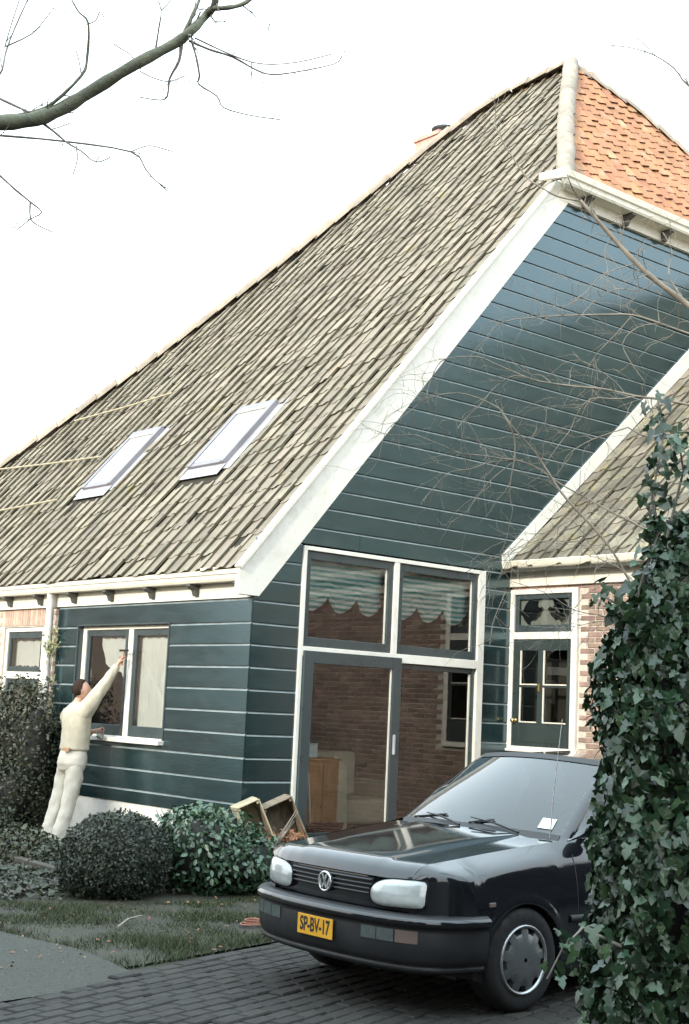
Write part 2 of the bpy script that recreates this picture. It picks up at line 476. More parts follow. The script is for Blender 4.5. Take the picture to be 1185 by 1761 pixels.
def board(plane, z0, z1, s0b, s1b, s0t=None, s1t=None, mats=(BOARD, BEAD), name='board', parent=None):
    """one weatherboard: outer face 22 mm proud, chamfered pale upper edge"""
    if s0t is None: s0t = s0b
    if s1t is None: s1t = s1b
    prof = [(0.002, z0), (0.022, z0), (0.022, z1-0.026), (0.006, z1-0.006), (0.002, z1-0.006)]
    def P(d, s, z): return (s, -d, z) if plane == 'front' else (-d, s, z)
    f = lambda z, a, b: a+(b-a)*(z-z0)/(z1-z0)
    A = [P(d, f(z, s0b, s0t), z) for d, z in prof]; B = [P(d, f(z, s1b, s1t), z) for d, z in prof]
    mb = MB()
    n = len(prof)
    for i in range(n):
        j = (i+1) % n
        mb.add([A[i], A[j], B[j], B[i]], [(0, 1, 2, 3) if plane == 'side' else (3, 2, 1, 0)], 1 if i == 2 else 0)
    mb.add(A, [tuple(range(n))]); mb.add(B, [tuple(range(n))[::-1]])
    return mb.build(name, list(mats), parent)

ZS = [0.50, 0.658, 0.887, 1.124, 1.362, 1.59, 1.821, 2.053, 2.285, 2.511, 2.758]
WY0, WY1, WZ0, WZ1 = 1.50, 3.48, 1.175, 2.512
for a, b in zip(ZS[:-1], ZS[1:]):
    if b <= WZ0+0.02 or a >= WZ1-0.02:
        board('side', a, b, -0.02, 4.0, parent=side_wall)
    else:
        if a < WZ0:                       # the board below the sill is notched: short lower strip
            board('side', a, WZ0, WY0, WY1, parent=side_wall)
        board('side', a, b, -0.02, WY0, parent=side_wall)
        board('side', a, b, WY1, 4.0, parent=side_wall)
ZF = [0.43, 0.658, 0.887, 1.122, 1.36, 1.592, 1.82, 2.052, 2.285, 2.509, 2.74, 2.964, 3.18, 3.40, 3.594, 3.821, 4.034, 4.266, 4.488, 4.708,
      4.93, 5.157, 5.384, 5.60, 5.825, 6.05, 6.274, 6.508, 6.73, 6.95, 7.17, 7.393, 7.608, 7.84, 8.058, 8.27, 8.45]
for a, b in zip(ZF[:-1], ZF[1:]):
    xl = lambda z: max(0.0, (z-3.12)/1.17)
    xr = lambda z: 3.925 if z < 3.42 else min(9.6, 3.74+(z-3.5)/0.907+0.45)
    if b <= 3.41:
        board('front', a, b, 0.0, 0.615, parent=front_wall)
        board('front', a, b, 3.445, 3.925, parent=front_wall)
    else:
        if random.random() < 0.35 and xr(a)-xl(a) > 2.2:      # a butt joint in a long course
            xj = random.uniform(xl(a)+0.9, xr(a)-0.9)
            board('front', a, b, xl(a), xj-0.002, xl(b), xj-0.002, parent=front_wall)
            board('front', a, b, xj+0.002, xr(a), xj+0.002, xr(b), parent=front_wall)
        else:
            board('front', a, b, xl(a), xr(a), xl(b), xr(b), parent=front_wall)
# white rendered plinth below the boards
part(MB().box((-0.012, -0.03, -0.05), (0.0, 4.02, 0.5)).box((-0.012, -0.045, -0.05), (0.60, -0.03, 0.43)), 'plinth', PLASTER)

# ---- brick part of the side wall beyond the drainpipe
brick_wall = part(MB().box((0.012, 4.04, 0), (0.3, 4.42, 2.78)).box((0.012, 5.48, 0), (0.3, 11.3, 2.78)).box((0.012, 4.42, 0), (0.3, 5.48, 0.95)).box((0.012, 4.42, 2.53), (0.3, 5.48, 2.78)), 'brick_wall', MORTAR)
def brick_mesh(L, H, D, k):
    r = random.Random(k); j = lambda: r.uniform(-.002, .002)
    vs = [(s*L/2+j(), d, t*H/2+j()) for d in (0.02, -D) for s, t in ((-1,-1),(1,-1),(1,1),(-1,1))]
    c = 0.006
    vs += [(s*(L/2-c), -D-c+j(), t*(H/2-c)) for s, t in ((-1,-1),(1,-1),(1,1),(-1,1))]
    fs = [(0,1,5,4),(1,2,6,5),(2,3,7,6),(3,0,4,7),(4,5,9,8),(5,6,10,9),(6,7,11,10),(7,4,8,11),(8,9,10,11)]
    return MB().add(vs, fs)
def lay_bricks(parent, matfun, slots, mat, nmax=300, stuff='brickwork', meshes=None):
    pm_ = meshes or [brick_mesh(0.205, 0.054, 0.004, k) for k in range(5)]
    me_ = [m.mesh('brick', mat) for m in pm_]
    good = sorted([s for s in slots if seen(matfun(s).translation, 15)], key=lambda s: (matfun(s).translation-mw.translation).length)[:nmax]
    gs = set(good); r = random.Random(3)
    for s in good: inst('brick', me_[r.randrange(len(me_))], parent, matfun(s))
    rest = [matfun(s) for s in slots if s not in gs]
    if rest: bulk(stuff, pm_, rest, mat, parent)
# local brick frame: +x along the wall, -y outwards
face_left = Matrix(((0, 1, 0, 0), (-1, 0, 0, 0), (0, 0, 1, 0), (0, 0, 0, 1)))     # outward = -X
def side_brick(s): return Matrix.Translation((0.012, s[0], s[1])) @ face_left
slots = []
for j in range(44):
    z = 0.03+j*0.0635
    if z > 2.74: break
    for i in range(40):
        y = 4.15+i*0.217+(0.1085 if j % 2 else 0)
        if y > 7.6: continue
        if 4.33 < y < 5.57 and 0.95 < z < 2.75: continue
        slots.append((y, z))
lay_bricks(brick_wall, side_brick, slots, BRICKP, 160)
sold = []
for i in range(18):
    y = 4.36+0.066*i
    sold.append((y, 2.645))
sm_ = [brick_mesh(0.054, 0.205, 0.004, k) for k in range(3)]
lay_bricks(brick_wall, side_brick, sold, BRICKP, 40, meshes=sm_)

# ---- windows --------------------------------------------------------------
def ring(mb, plane, d0, d1, a0, a1, z0, z1, wl, wr, wb, wt, mi=0):
    """rectangular frame of four members; d = depth outwards from the wall"""
    def bx(s0, s1, t0, t1):
        if plane == 'front': mb.box((s0, -d1, t0), (s1, -d0, t1), mi)
        elif plane == 'side': mb.box((-d1, s0, t0), (-d0, s1, t1), mi)
        else: mb.box((WX-d1, s0, t0), (WX-d0, s1, t1), mi)
    if wl: bx(a0, a0+wl, z0, z1)
    if wr: bx(a1-wr, a1, z0, z1)
    if wb: bx(a0+wl, a1-wr, z0, z0+wb)
    if wt: bx(a0+wl, a1-wr, z1-wt, z1)
    return mb
WX = 3.93
def pane(plane, d, a0, a1, z0, z1, mat, parent, name='pane'):
    if plane == 'front': mb = MB().box((a0, -d, z0), (a1, -d+0.006, z1))
    elif plane == 'side': mb = MB().box((-d, a0, z0), (-d+0.006, a1, z1))
    else: mb = MB().box((WX-d, a0, z0), (WX-d+0.006, a1, z1))
    # single sheet so that light is tinted once
    me = mb.mesh(name, mat)
    bm = bmesh.new(); bm.from_mesh(me); bm.faces.ensure_lookup_table()
    keep = 5 if plane != 'front' else 2
    bmesh.ops.delete(bm, geom=[f for i, f in enumerate(bm.faces) if i != keep], context='FACES')
    bm.to_mesh(me); bm.free()
    return link(bpy.data.objects.new(name, me), parent)

# side window: two casements set back in the wall
mb = MB()
ring(mb, 'side', -0.10, -0.045, 1.50, 3.48, 1.20, 2.512, 0.035, 0.085, 0.03, 0.045)
mb.box((0.05, 2.34, 1.23), (0.10, 2.44, 2.467))
swin = part(mb, 'side_window', WHITE, bevel=0.004)
swin['label'] = 'two-casement window with white frame in the green side wall'
def casement(plane, d0, d1, a0, a1, z0, z1, w, parent, glass, name='casement', wb=None, wt=None):
    o = ring(MB(), plane, d0, d1, a0, a1, z0, z1, w, w, wb or w, wt or w).build(name, SASH, parent, bevel=0.004)
    return o, pane(plane, (d0+d1)/2, a0+w, a1-w, z0+(wb or w), z1-(wt or w), glass, parent)
casement('side', -0.092, -0.058, 2.445, 3.39, 1.235, 2.462, 0.07, swin, GLASS, wb=0.12)
casement('side', -0.092, -0.058, 1.54, 2.335, 1.235, 2.462, 0.07, swin, GLASS, wb=0.12)
MB().box((-0.10, 1.46, 1.165), (0.06, 3.52, 1.215)).build('sill', WHITE, swin, bevel=0.006)
# reveal boards round the opening
mb = MB().box((-0.028, 3.481, 1.22), (0.045, 3.505, 2.53)).box((-0.028, 1.475, 1.22), (0.045, 1.499, 2.53)).box((-0.028, 1.499, 2.513), (0.045, 3.481, 2.53))
mb.build('reveal', SASH, swin)

# window in the brick part
mb = MB()
ring(mb, 'side', -0.09, -0.035, 4.42, 5.48, 0.95, 2.53, 0.07, 0.07, 0.06, 0.06)
mb.box((0.035, 4.49, 1.86), (0.09, 5.41, 1.95))
bwin = part(mb, 'brick_wall_window', WHITE, bevel=0.004)
bwin['label'] = 'white framed window in the pale brick part beyond the drainpipe'
casement('side', -0.08, -0.05, 4.495, 5.405, 1.955, 2.465, 0.055, bwin, GLASS, wb=0.06, wt=0.08)
casement('side', -0.08, -0.05, 4.495, 5.405, 1.015, 1.855, 0.055, bwin, GLASS)

# big front window
mb = MB()
mb.box((0.62, -0.045, 0.2), (0.67, 0.06, 3.375)).box((3.33, -0.045, 0.2), (3.44, 0.06, 3.375))
mb.box((0.67, -0.045, 3.33), (3.33, 0.06, 3.375)).box((0.67, -0.045, 2.20), (3.33, 0.06, 2.30)).box((1.955, -0.043, 2.30), (2.03, 0.06, 3.33))
mb.box((2.09, -0.04, 0.2), (3.33, 0.06, 0.28))
fwin = part(mb, 'front_window', WHITE, bevel=0.004)
fwin['label'] = 'large white framed front window of four lights with a sliding door'
def bead(plane, d, a, z0, z1, parent, w=0.022):
    b = MB().box((a, -d-0.012, z0), (a+w, -d+0.012, z1)); b.build('glazing_bead', CREAM, parent)
casement('front', -0.035, 0.02, 0.675, 1.95, 2.305, 3.325, 0.07, fwin, GLASS, wb=0.095, wt=0.085)
bead('front', -0.012, 1.853, 2.40, 3.24, fwin)
casement('front', -0.035, 0.02, 2.035, 3.325, 2.305, 3.325, 0.07, fwin, GLASS, wb=0.095, wt=0.085)
bead('front', -0.012, 3.228, 2.40, 3.24, fwin)
sd, _ = casement('front', 0.02, 0.075, 0.675, 2.09, 0.21, 2.255, 0.13, fwin, GLASS, name='sliding_door', wb=0.14, wt=0.13)
bead('front', 0.045, 1.935, 0.35, 2.125, fwin, 0.02)
MB().box((1.985, -0.105, 1.18), (2.01, -0.077, 1.40)).build('handle', ZINC, fwin, bevel=0.004)
casement('front', -0.035, 0.01, 2.09, 3.325, 0.28, 2.195, 0.055, fwin, GLASS, name='fixed_light')
bead('front', -0.012, 3.246, 0.34, 2.13, fwin)

# ---- eaves of the side wall
fas = MB().box((-0.035, 0.0, 2.762), (-0.004, 11.3, 2.93))
part(fas, 'fascia', WHITE)
# gutter: moulded box gutter
prof = [(-0.055, 2.925), (-0.17, 2.925), (-0.185, 2.955), (-0.185, 2.99), (-0.20, 3.0), (-0.205, 3.045), (-0.19, 3.05), (-0.18, 3.02), (-0.06, 2.98)]
def extrude_y(mb, prof, y0, y1, ox=0, oz=0, mi=0):
    n = len(prof)
    A = [(x+ox, y0, z+oz) for x, z in prof]; B = [(x+ox, y1, z+oz) for x, z in prof]
    mb.add(A+B, [(i, (i+1) % n, n+(i+1) % n, n+i) for i in range(n)]+[tuple(range(n)), tuple(range(2*n-1, n-1, -1))], mi)
    return mb
gut = part(extrude_y(MB(), prof, -0.02, 11.3), 'gutter', CREAM, recalc=True)
MB().box((-0.215, 0.42, 3.035), (-0.14, 0.68, 3.075)).build('gutter_clip', CREAM, gut, bevel=0.006)
def bracket(c, out, along, h=0.15, d=0.15, w=0.075):
    """ogee bracket under a gutter: profile swept along the wall"""
    c = Vector(c); out = Vector(out); al = Vector(along)
    pts = [(0, 0), (d, 0), (d, -0.025), (d*0.75, -0.045), (d*0.45, -h*0.5), (d*0.32, -h*0.85), (d*0.25, -h), (0, -h)]
    P = [c+out*a+Vector((0, 0, b))-al*w/2 for a, b in pts]
    return MB().prism(P, al*w)
for y in (0.10, 0.96, 1.83, 2.72, 3.58, 4.43, 5.25, 6.1, 6.95):
    part(bracket((-0.036, y, 2.922), (-1, 0, 0), (0, 1, 0), 0.125, 0.13), 'gutter_bracket', DARKW, recalc=True)
# drainpipe
dp = part(MB().tube([(-0.12, 4.06, 2.93), (-0.115, 4.06, 2.6), (-0.10, 4.06, 1.2), (-0.10, 4.06, -0.02)], 0.048, 14), 'drainpipe', PIPE)
for z in (2.2, 1.1):
    MB().tube([(-0.105, 4.06, z-0.02), (-0.105, 4.06, z+0.02)], 0.055, 14).build('pipe_clip', ZINC, dp)

# ---- barge board on the front edge of the long roof
zo = lambda x: 3.325+1.17*x
zi = lambda x: 2.745+1.184*x
pts = [(-0.235, -0.07, 2.775), (0.03, -0.07, 2.775), (4.77, -0.07, zi(4.77)), (4.77, -0.07, 8.60), (zo(0) and (8.60-3.325)/1.17, -0.07, 8.60), (-0.235, -0.07, zo(-0.235))]
barge = part(MB().prism(pts, (0, 0.045, 0)), 'barge_board', WHITE, recalc=True)
# return of the barge board under the eaves corner, and moulding along its upper edge
MB().prism([(-0.235, -0.024, 2.775), (-0.036, -0.024, 2.775), (-0.036, -0.024, 2.93), (-0.235, -0.024, 2.93)], (0, 0.03, 0)).build('eaves_return', WHITE, barge)
d = Vector((1, 0, 1.17)).normalized(); nrm = Vector((-1.17, 0, 1)).normalized()
a = Vector((-0.24, -0.05, zo(-0.24))); b = Vector((4.46, -0.05, zo(4.46)))
MB().obox((a+b)/2+nrm*0.008, d*(b-a).length/2, Vector((0, 0.05, 0)), nrm*0.016).build('verge_strip', CREAM, barge)

# ---- roofs
T_L = 1.17
th = math.atan(T_L)
def plane_slab(mb, pts, dz):
    n = len(pts)
    mb.add(pts, [tuple(range(n))]); return mb
side_roof = part(plane_slab(MB(), [(x, y, 3.35+T_L*x-0.075) for x, y in [(-0.17, -0.02), (4.72, -0.02), (7.34, 2.2), (7.34, 3.6), (-0.17, 11.35)]], 0), 'side_roof', UNDER)
front_roof = part(plane_slab(MB(), [(x, y, 8.8+1.4636*y-0.07) for x, y in [(4.72, -0.02), (11.6, -0.02), (9.4, 1.4), (8.63, 1.79), (7.36, 2.2)]], 0), 'front_roof', UNDER)
mb = MB()
mb.add([(7.34, 3.7, 11.6), (7.8, 3.7, 11.6), (14.9, 11.35, 3.0), (-0.27, 11.35, 3.0)], [(0, 1, 2, 3)])
mb.add([(7.36, 2.2, 11.93), (8.63, 1.79, 11.35), (9.4, 1.4, 10.8), (11.6, -0.02, 8.7), (14.9, -0.02, 3.0), (14.9, 11.35, 3.0), (7.8, 3.7, 11.6)], [tuple(range(7))])
part(mb, 'rear_roof', TILE)
part(MB().box((14.5, 0.1, 0), (14.7, 11.2, 3.2)).box((0.3, 11.0, 0), (14.5, 11.2, 3.0)), 'rear_wall', SASH)

prof_t = [(-0.012, -0.010), (0.03, -0.012), (0.07, -0.008), (0.11, 0.002), (0.14, 0.012), (0.17, 0.021), (0.195, 0.025), (0.212, 0.021)]
def tile_mesh(k, W=0.225, L=0.335, tilt=0.009, left=False):
    """one S-shaped pantile, origin at the middle of its lower edge; +x along the eaves, +y up the slope; mossy gap on the flank of the roll"""
    r = random.Random(k)
    pr = [((x/0.225)*W-W/2, z+r.uniform(-.003, .003)) for x, z in prof_t]
    hi = [(x+r.uniform(-.002, .002), 0, z+tilt) for x, z in pr]
    up_ = [(x, L, z) for x, z in pr]
    lo = [(x, 0.003, z+tilt-0.009) for x, z in pr]
    mb = MB()
    mb.grid([hi, up_])
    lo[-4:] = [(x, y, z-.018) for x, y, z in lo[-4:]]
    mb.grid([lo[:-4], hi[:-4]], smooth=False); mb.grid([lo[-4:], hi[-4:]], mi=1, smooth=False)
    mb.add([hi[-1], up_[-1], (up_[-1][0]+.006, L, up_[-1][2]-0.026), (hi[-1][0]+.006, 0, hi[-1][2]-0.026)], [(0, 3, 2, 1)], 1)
    return mb
def tile_roof(roof, name, stuffname, frame, slots, mat, meshes, nmax=300, seed=2, GAP_SHADE=GAP_SHADE):
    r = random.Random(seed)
    me_ = [m.mesh(name, [mat, GAP_SHADE]) for m in meshes]
    def mt(s):
        p = Vector(s)
        j = Matrix.Translation(p+frame.to_3x3() @ Vector((r.gauss(0, .006), r.gauss(0, .010), r.gauss(0, .004))))
        return j @ frame @ Matrix.Rotation(r.gauss(0, .02), 4, 'Z') @ Matrix.Rotation(r.gauss(0, .008), 4, 'X') @ Matrix.Rotation(r.gauss(0, .014), 4, 'Y')
    v = sorted([s for s in slots if seen(s, 10)], key=lambda s: (Vector(s)-mw.translation).length)[:nmax]
    vs_ = set(v)
    for s in v: inst(name, me_[r.randrange(len(me_))], roof, mt(s))
    rest = [mt(s) for s in slots if s not in vs_]
    if rest: bulk(stuffname, meshes, rest, [mat, GAP_SHADE], roof)
def frame_of(X, Y):
    X = Vector(X).normalized(); Y = Vector(Y).normalized(); Z = X.cross(Y)
    return Matrix((X, Y, Z)).transposed().to_4x4()
tm = [tile_mesh(k) for k in range(8)]
fL = frame_of((0, -1, 0), (1, 0, T_L))
SKY = [(1.01, 1.80, 4.70, 5.46), (1.04, 1.82, 2.12, 2.90)]     # x0,x1,y0,y1 of the two roof windows
slots = []
g = 0.262
for j in range(50):
    x = -0.215+j*g*math.cos(th)
    if x > 7.3: break
    ymin = 0.06 if x < 4.70 else 0.10+(x-4.72)*0.84
    ymax = 11.3-(x+0.27)*1.02
    k = 0
    while True:
        y = 0.10+k*0.2245
        k += 1
        if y > ymax: break
        if y < ymin: continue
        xm = x+0.11
        sag = 0.018*noise.noise(Vector((x*0.5, y*0.5, 2)))
        if any(s[0]-0.20 < xm < s[1]+0.02 and s[2]-0.09 < y < s[3]+0.09 for s in SKY): continue
        slots.append((x, y, 3.35+T_L*x-0.045+sag))
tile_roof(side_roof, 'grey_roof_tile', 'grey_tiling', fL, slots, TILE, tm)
thF = math.atan(1.4636)
fF = frame_of((1, 0, 0), (0, 1, 1.4636))
slots = []
for j in range(18):
    y = -0.11+j*0.255*math.cos(thF)
    if y > 2.1: break
    x0 = 4.83+max(0, y)*1.2
    x1 = np.interp(y, [0, 1.4, 1.81, 2.2], [11.5, 9.3, 8.5, 7.6])
    k = 0
    while 4.8+k*0.235 < x1:
        x = 4.8+k*0.235+0.01*(j % 3); k += 1
        if x < x0+0.04: continue
        slots.append((x, y, 8.8+1.4636*y-0.03+0.012*noise.noise(Vector((x, y*2, 5)))))
tile_roof(front_roof, 'orange_roof_tile', 'orange_tiling', fF, slots, TILEO, [tile_mesh(20+k, 0.235, 0.33, 0.022) for k in range(6)], GAP_SHADE=GAP_SHADE_O)

def ridge_run(P, r, step, mat, name, parent, upv=Vector((0, 0, 1)), drop=0.0):
    """half-round tiles laid end to end along polyline P, each its own part"""
    pts = [Vector(p) for p in P]
    segs = []
    for a, b in zip(pts[:-1], pts[1:]):
        L = (b-a).length; n = max(1, int(L/step))
        segs += [(a+(b-a)*i/n, a+(b-a)*(i+1)/n) for i in range(n)]
    rr = random.Random(4)
    for a, b in segs:
        t = (b-a).normalized(); s = t.cross(upv).normalized(); u = s.cross(t)
        if u.z < 0: u = -u
        rows = []
        for q, k in ((a-t*0.03, 1.0), (b, 1.13)):
            rows.append([q+s*r*k*math.cos(ang)+u*(r*k*math.sin(ang)-drop+(0.02 if k > 1 else 0)) for ang in np.linspace(-0.15, PI+0.15, 9)])
        jit = Vector((rr.gauss(0, .006), rr.gauss(0, .006), rr.gauss(0, .006)))
        mb = MB().grid([[p+jit for p in r_] for r_ in rows])
        mb.grid([[p+jit for p in rows[1]], [p+jit-u*0.02+(b-p)*0.12 for p in rows[1]]], smooth=False)
        mb.build(name, mat, parent)
ridge_run([(4.66, -0.08, 8.72), (5.9, 1.02, 10.25), (7.36, 2.2, 11.98)], 0.112, 0.30, RIDGE, 'hip_tile', front_roof, drop=0.02)
ridge_run([(-0.27, 11.35, 3.05), (1.7, 9.42, 5.36), (3.11, 7.62, 7.0), (4.6, 5.98, 8.78), (6.5, 4.56, 10.98), (7.0, 3.95, 11.58), (7.27, 3.4, 11.88), (7.36, 2.2, 12.0)], 0.10, 0.36, RIDGE, 'ridge_tile', side_roof, drop=0.03)
ridge_run([(11.6, -0.02, 8.78), (9.4, 1.4, 10.85), (8.63, 1.80, 11.45), (7.36, 2.2, 11.98)], 0.09, 0.34, RIDGE, 'ridge_tile', front_roof, drop=0.05)

# roof windows
for x0, x1, y0, y1 in SKY:
    d = Vector((1, 0, T_L)).normalized(); nn_ = Vector((-T_L, 0, 1)).normalized(); yv = Vector((0, 1, 0))
    c = Vector(((x0+x1)/2, (y0+y1)/2, 3.35+T_L*(x0+x1)/2))
    hl = (x1-x0)/2/math.cos(th); hw = (y1-y0)/2
    up_n = 0.040
    mb = MB()
    for s in (-1, 1):
        mb.obox(c+yv*s*(hw-0.035)+nn_*(up_n/2-0.02), d*hl, yv*0.035, nn_*(up_n/2+0.02))
    mb.obox(c-d*(hl-0.04)+nn_*(up_n/2-0.025), d*0.04, yv*(hw-0.07), nn_*(up_n/2+0.012))
    mb.obox(c+d*(hl-0.06)+nn_*(up_n/2-0.02), d*0.06, yv*(hw-0.07), nn_*(up_n/2+0.02))
    sk = part(mb, 'roof_window', ALU, bevel=0.006)
    fl = MB()
    for s in (-1, 1):
        fl.obox(c+yv*s*(hw+0.07)-nn_*0.03, d*(hl+0.08), yv*0.075, nn_*0.004)
    fl.obox(c-d*(hl+0.10)-nn_*0.012, d*0.10, yv*(hw+0.02), nn_*0.004)
    fl.build('flashing', ZINC, sk)
    MB().add([c+d*a+yv*b+nn_*0.030 for a, b in ((-hl+0.07, -hw+0.06), (hl-0.11, -hw+0.06), (hl-0.11, hw-0.06), (-hl+0.07, hw-0.06))], [(0, 1, 2, 3)]).build('pane', GLASSR, sk)
    MB().add([c+d*a+yv*b+nn_*0.014 for a, b in ((-hl+0.07, -hw+0.06), (hl-0.11, -hw+0.06), (hl-0.11, hw-0.06), (-hl+0.07, hw-0.06))], [(0, 1, 2, 3)]).build('blind', M('skylight_sky_white', (0.78, 0.78, 0.80), 0.8), sk)  # white sheet added to stand for sky reflected in the pane
    MB().obox(c+d*(hl-0.13)+nn_*0.036, d*0.018, yv*(hw-0.06), nn_*0.008).build('vent_flap', WHITE, sk)
# poles lying along the tiles beside the far roof window
for (xa, ya), (xb, yb) in (((1.62, 9.3), (1.45, 5.75)), ((0.83, 9.5), (0.85, 5.87)), ((2.28, 8.1), (2.35, 5.4))):
    part(MB().tube([(xa, ya, 3.35+T_L*xa+0.06), ((xa+xb)/2, (ya+yb)/2, 3.35+T_L*(xa+xb)/2+0.05), (xb, yb, 3.35+T_L*xb+0.06)], 0.015, 8), 'roof_pole', WOODL)
# chimney
ch = part(MB().box((7.43, 5.25, 10.3), (8.03, 5.85, 11.81)).box((7.40, 5.22, 11.75), (8.06, 5.88, 11.82)), 'chimney', M('pink_chimney_brick', (0.55, 0.32, 0.26), 0.9, var=0.15, scale=8, bump=0.4))
slots = [(7.35+0.11+i*0.215+(0.1 if j % 2 else 0), 11.0+j*0.065) for j in range(12) for i in range(3) if 7.35+0.11+i*0.215+(0.1 if j % 2 else 0) < 7.9]
MB().lathe([(0.20, 11.81), (0.215, 11.97), (0.23, 11.98), (0.23, 12.02), (0.19, 12.02), (0.17, 11.87)], (7.80, 5.5, 0), 'Z', 20).build('chimney_pot', M('black_pot', (0.03, 0.03, 0.032), 0.6), ch)

# ---- upper eaves on the front
part(MB().box((4.55, -0.075, 8.36), (11.6, -0.025, 8.62)), 'upper_fascia', WHITE)
prof = [(-0.076, 8.50), (-0.26, 8.50), (-0.275, 8.53), (-0.275, 8.585), (-0.30, 8.60), (-0.31, 8.68), (-0.295, 8.69), (-0.28, 8.64), (-0.06, 8.64)]
mb = MB(); n = len(prof)
A = [(4.62-0.9*abs(y+0.07), y, z) for y, z in prof]; B = [(11.6, y, z) for y, z in prof]
mb.add(A+B, [(i, (i+1) % n, n+(i+1) % n, n+i) for i in range(n)]+[tuple(range(n)), tuple(range(2*n-1, n-1, -1))])
# short return of the gutter round the corner
mb.prism([(4.40, -0.30, 8.56), (4.40, -0.30, 8.69), (4.28, 0.04, 8.66), (4.28, 0.04, 8.57)], (0.06, 0.0, 0))
part(mb, 'upper_gutter', CREAM, recalc=True)
for x in (5.04, 5.9, 6.76, 7.62, 8.5):
    part(bracket((x, -0.076, 8.498), (0, -1, 0), (1, 0, 0), 0.14, 0.17, 0.08), 'gutter_bracket', DARKW, recalc=True)

# ================================================================== brick wing on the right (same building)
ZW = lambda x: 3.46+0.875*(x-3.74)
wing_wall = part(MB().box((3.945, -7.2, -0.05), (4.2, -1.075, 3.45)).box((3.945, -1.075, -0.05), (4.2, -0.005, 1.27)).box((3.945, -1.075, 3.195), (4.2, -0.005, 3.45)), 'wing_wall', MORTAR)
face_wing = face_left
def wing_brick(s): return Matrix.Translation((3.945, s[0], s[1])) @ face_wing
slots = []
for j in range(52):
    z = 0.035+j*0.0635
    if z > 3.24: break
    i = 0
    while True:
        y = -0.12-i*0.217-(0.1085 if j % 2 else 0); i += 1
        if y < -7.0: break
        if y > -1.19 and 1.24 < z < 3.18: continue
        if y < -4.75 and z < 2.95: continue
        slots.append((y, round(z, 4)))
lay_bricks(wing_wall, wing_brick, slots, BRICK, 300)
part(MB().box((3.885, -7.2, 3.225), (3.943, 0.0, 3.43)), 'wing_fascia', WHITE, bevel=0.006)
mb = MB()
gp = [(3.80+0.062*math.cos(a), 3.485+0.062*math.sin(a)) for a in np.linspace(PI, 2*PI, 9)]
gp = [(3.735, 3.515), (3.728, 3.50)]+gp[0:]+[(3.872, 3.50), (3.865, 3.515)]
mb.grid([[(x, y, z) for x, z in gp] for y in (-7.2, -3.6, 0.0)])
mb.add([(x, 0.0, z) for x, z in gp], [tuple(range(len(gp)))])
mb.tube([(3.735, -7.2, 3.515), (3.735, 0.0, 3.515)], 0.012, 8)
part(mb, 'wing_gutter', CREAM)
# junction board where the wing roof meets the green gable
pts = [(3.72, -0.05, 3.60), (3.74, -0.05, 3.44), (9.7, -0.05, ZW(9.7)-0.03), (9.7, -0.05, ZW(9.7)+0.28)]
part(MB().prism(pts, (0, 0.026, 0)), 'junction_board', WHITE, recalc=True)
# wing roof: slope towards the courtyard and the far slope
mb = MB()
mb.add([(3.72, -7.3, ZW(3.72)-0.06), (3.72, -0.03, ZW(3.72)-0.06), (9.6, -0.03, ZW(9.6)-0.06), (9.6, -7.3, ZW(9.6)-0.06)], [(0, 1, 2, 3)])
wing_roof = part(mb, 'wing_roof', UNDER)
mb = MB().add([(9.6, -7.3, ZW(9.6)-0.05), (9.6, -0.03, ZW(9.6)-0.05), (15.4, -0.03, 3.4), (15.4, -7.3, 3.4)], [(0, 1, 2, 3)])
mb.add([(3.95, -7.2, 3.3), (9.6, -7.2, 8.5), (15.2, -7.2, 3.3), (15.2, -7.2, 0), (3.95, -7.2, 0)], [(0, 1, 2, 3, 4)])
mb.add([(15.2, -7.2, 0), (15.2, 0, 0), (15.2, 0, 3.5), (15.2, -7.2, 3.5)], [(0, 1, 2, 3)])
part(mb, 'wing_rear', BRICK)
fW = frame_of((0, -1, 0), (1, 0, 0.875))
cW = 1/math.hypot(1, 0.875)
slots = []
for j in range(33):
    x = 3.765+j*0.27*cW
    if x > 9.5: break
    for k in range(32):
        y = -0.17-k*0.2245
        slots.append((x, y, ZW(x)-0.03+0.012*noise.noise(Vector((x, y, 8)))))
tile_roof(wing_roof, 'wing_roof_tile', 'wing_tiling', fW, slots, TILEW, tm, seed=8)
ridge_run([(9.6, -7.3, ZW(9.6)), (9.6, -0.05, ZW(9.6))], 0.13, 0.36, RIDGE, 'wing_ridge_tile', wing_roof)

# wide dark doors out of view, added to darken what the gable boards reflect
bdm = MB().box((3.915, -7.0, 0.0), (3.944, -4.85, 2.9))
bdo = part(bdm, 'added_barn_door', DOORP)
for k in range(10):
    MB().box((3.895, -7.0+k*.215+.006, 0.02), (3.915, -7.0+(k+1)*.215-.006, 2.88)).build('plank', DOORP, bdo)
# door with fanlight
mb = MB()
ring(mb, 'wing', -0.05, 0.022, -1.07, -0.008, 1.275, 3.192, 0.085, 0.075, 0.045, 0.06)
mb.box((WX-0.022, -0.985, 2.59), (WX+0.05, -0.083, 2.675))
mb.box((WX-0.05, -1.085, 1.255), (WX+0.05, -0.006, 1.285))
wdoor = part(mb, 'door_frame', WHITE, bevel=0.004)
LACE = M('white_lace', (0.80, 0.80, 0.76), 0.9, var=0.1, scale=30)
casement('wing', -0.04, 0.0, -0.982, -0.086, 2.678, 3.128, 0.055, wdoor, GLASSD, name='fanlight_sash', wb=0.085, wt=0.055)
def lace(pts): 
    return MB().add([(WX+0.045, y, z) for y, z in pts], [tuple(range(len(pts)))])
y0, y1, z0, z1 = -0.927, -0.141, 2.763, 3.073
wl = y1-y0
U = lambda a, b: (y1-a*wl, z0+b*(z1-z0))
low = [U(0.20, 0.0)]
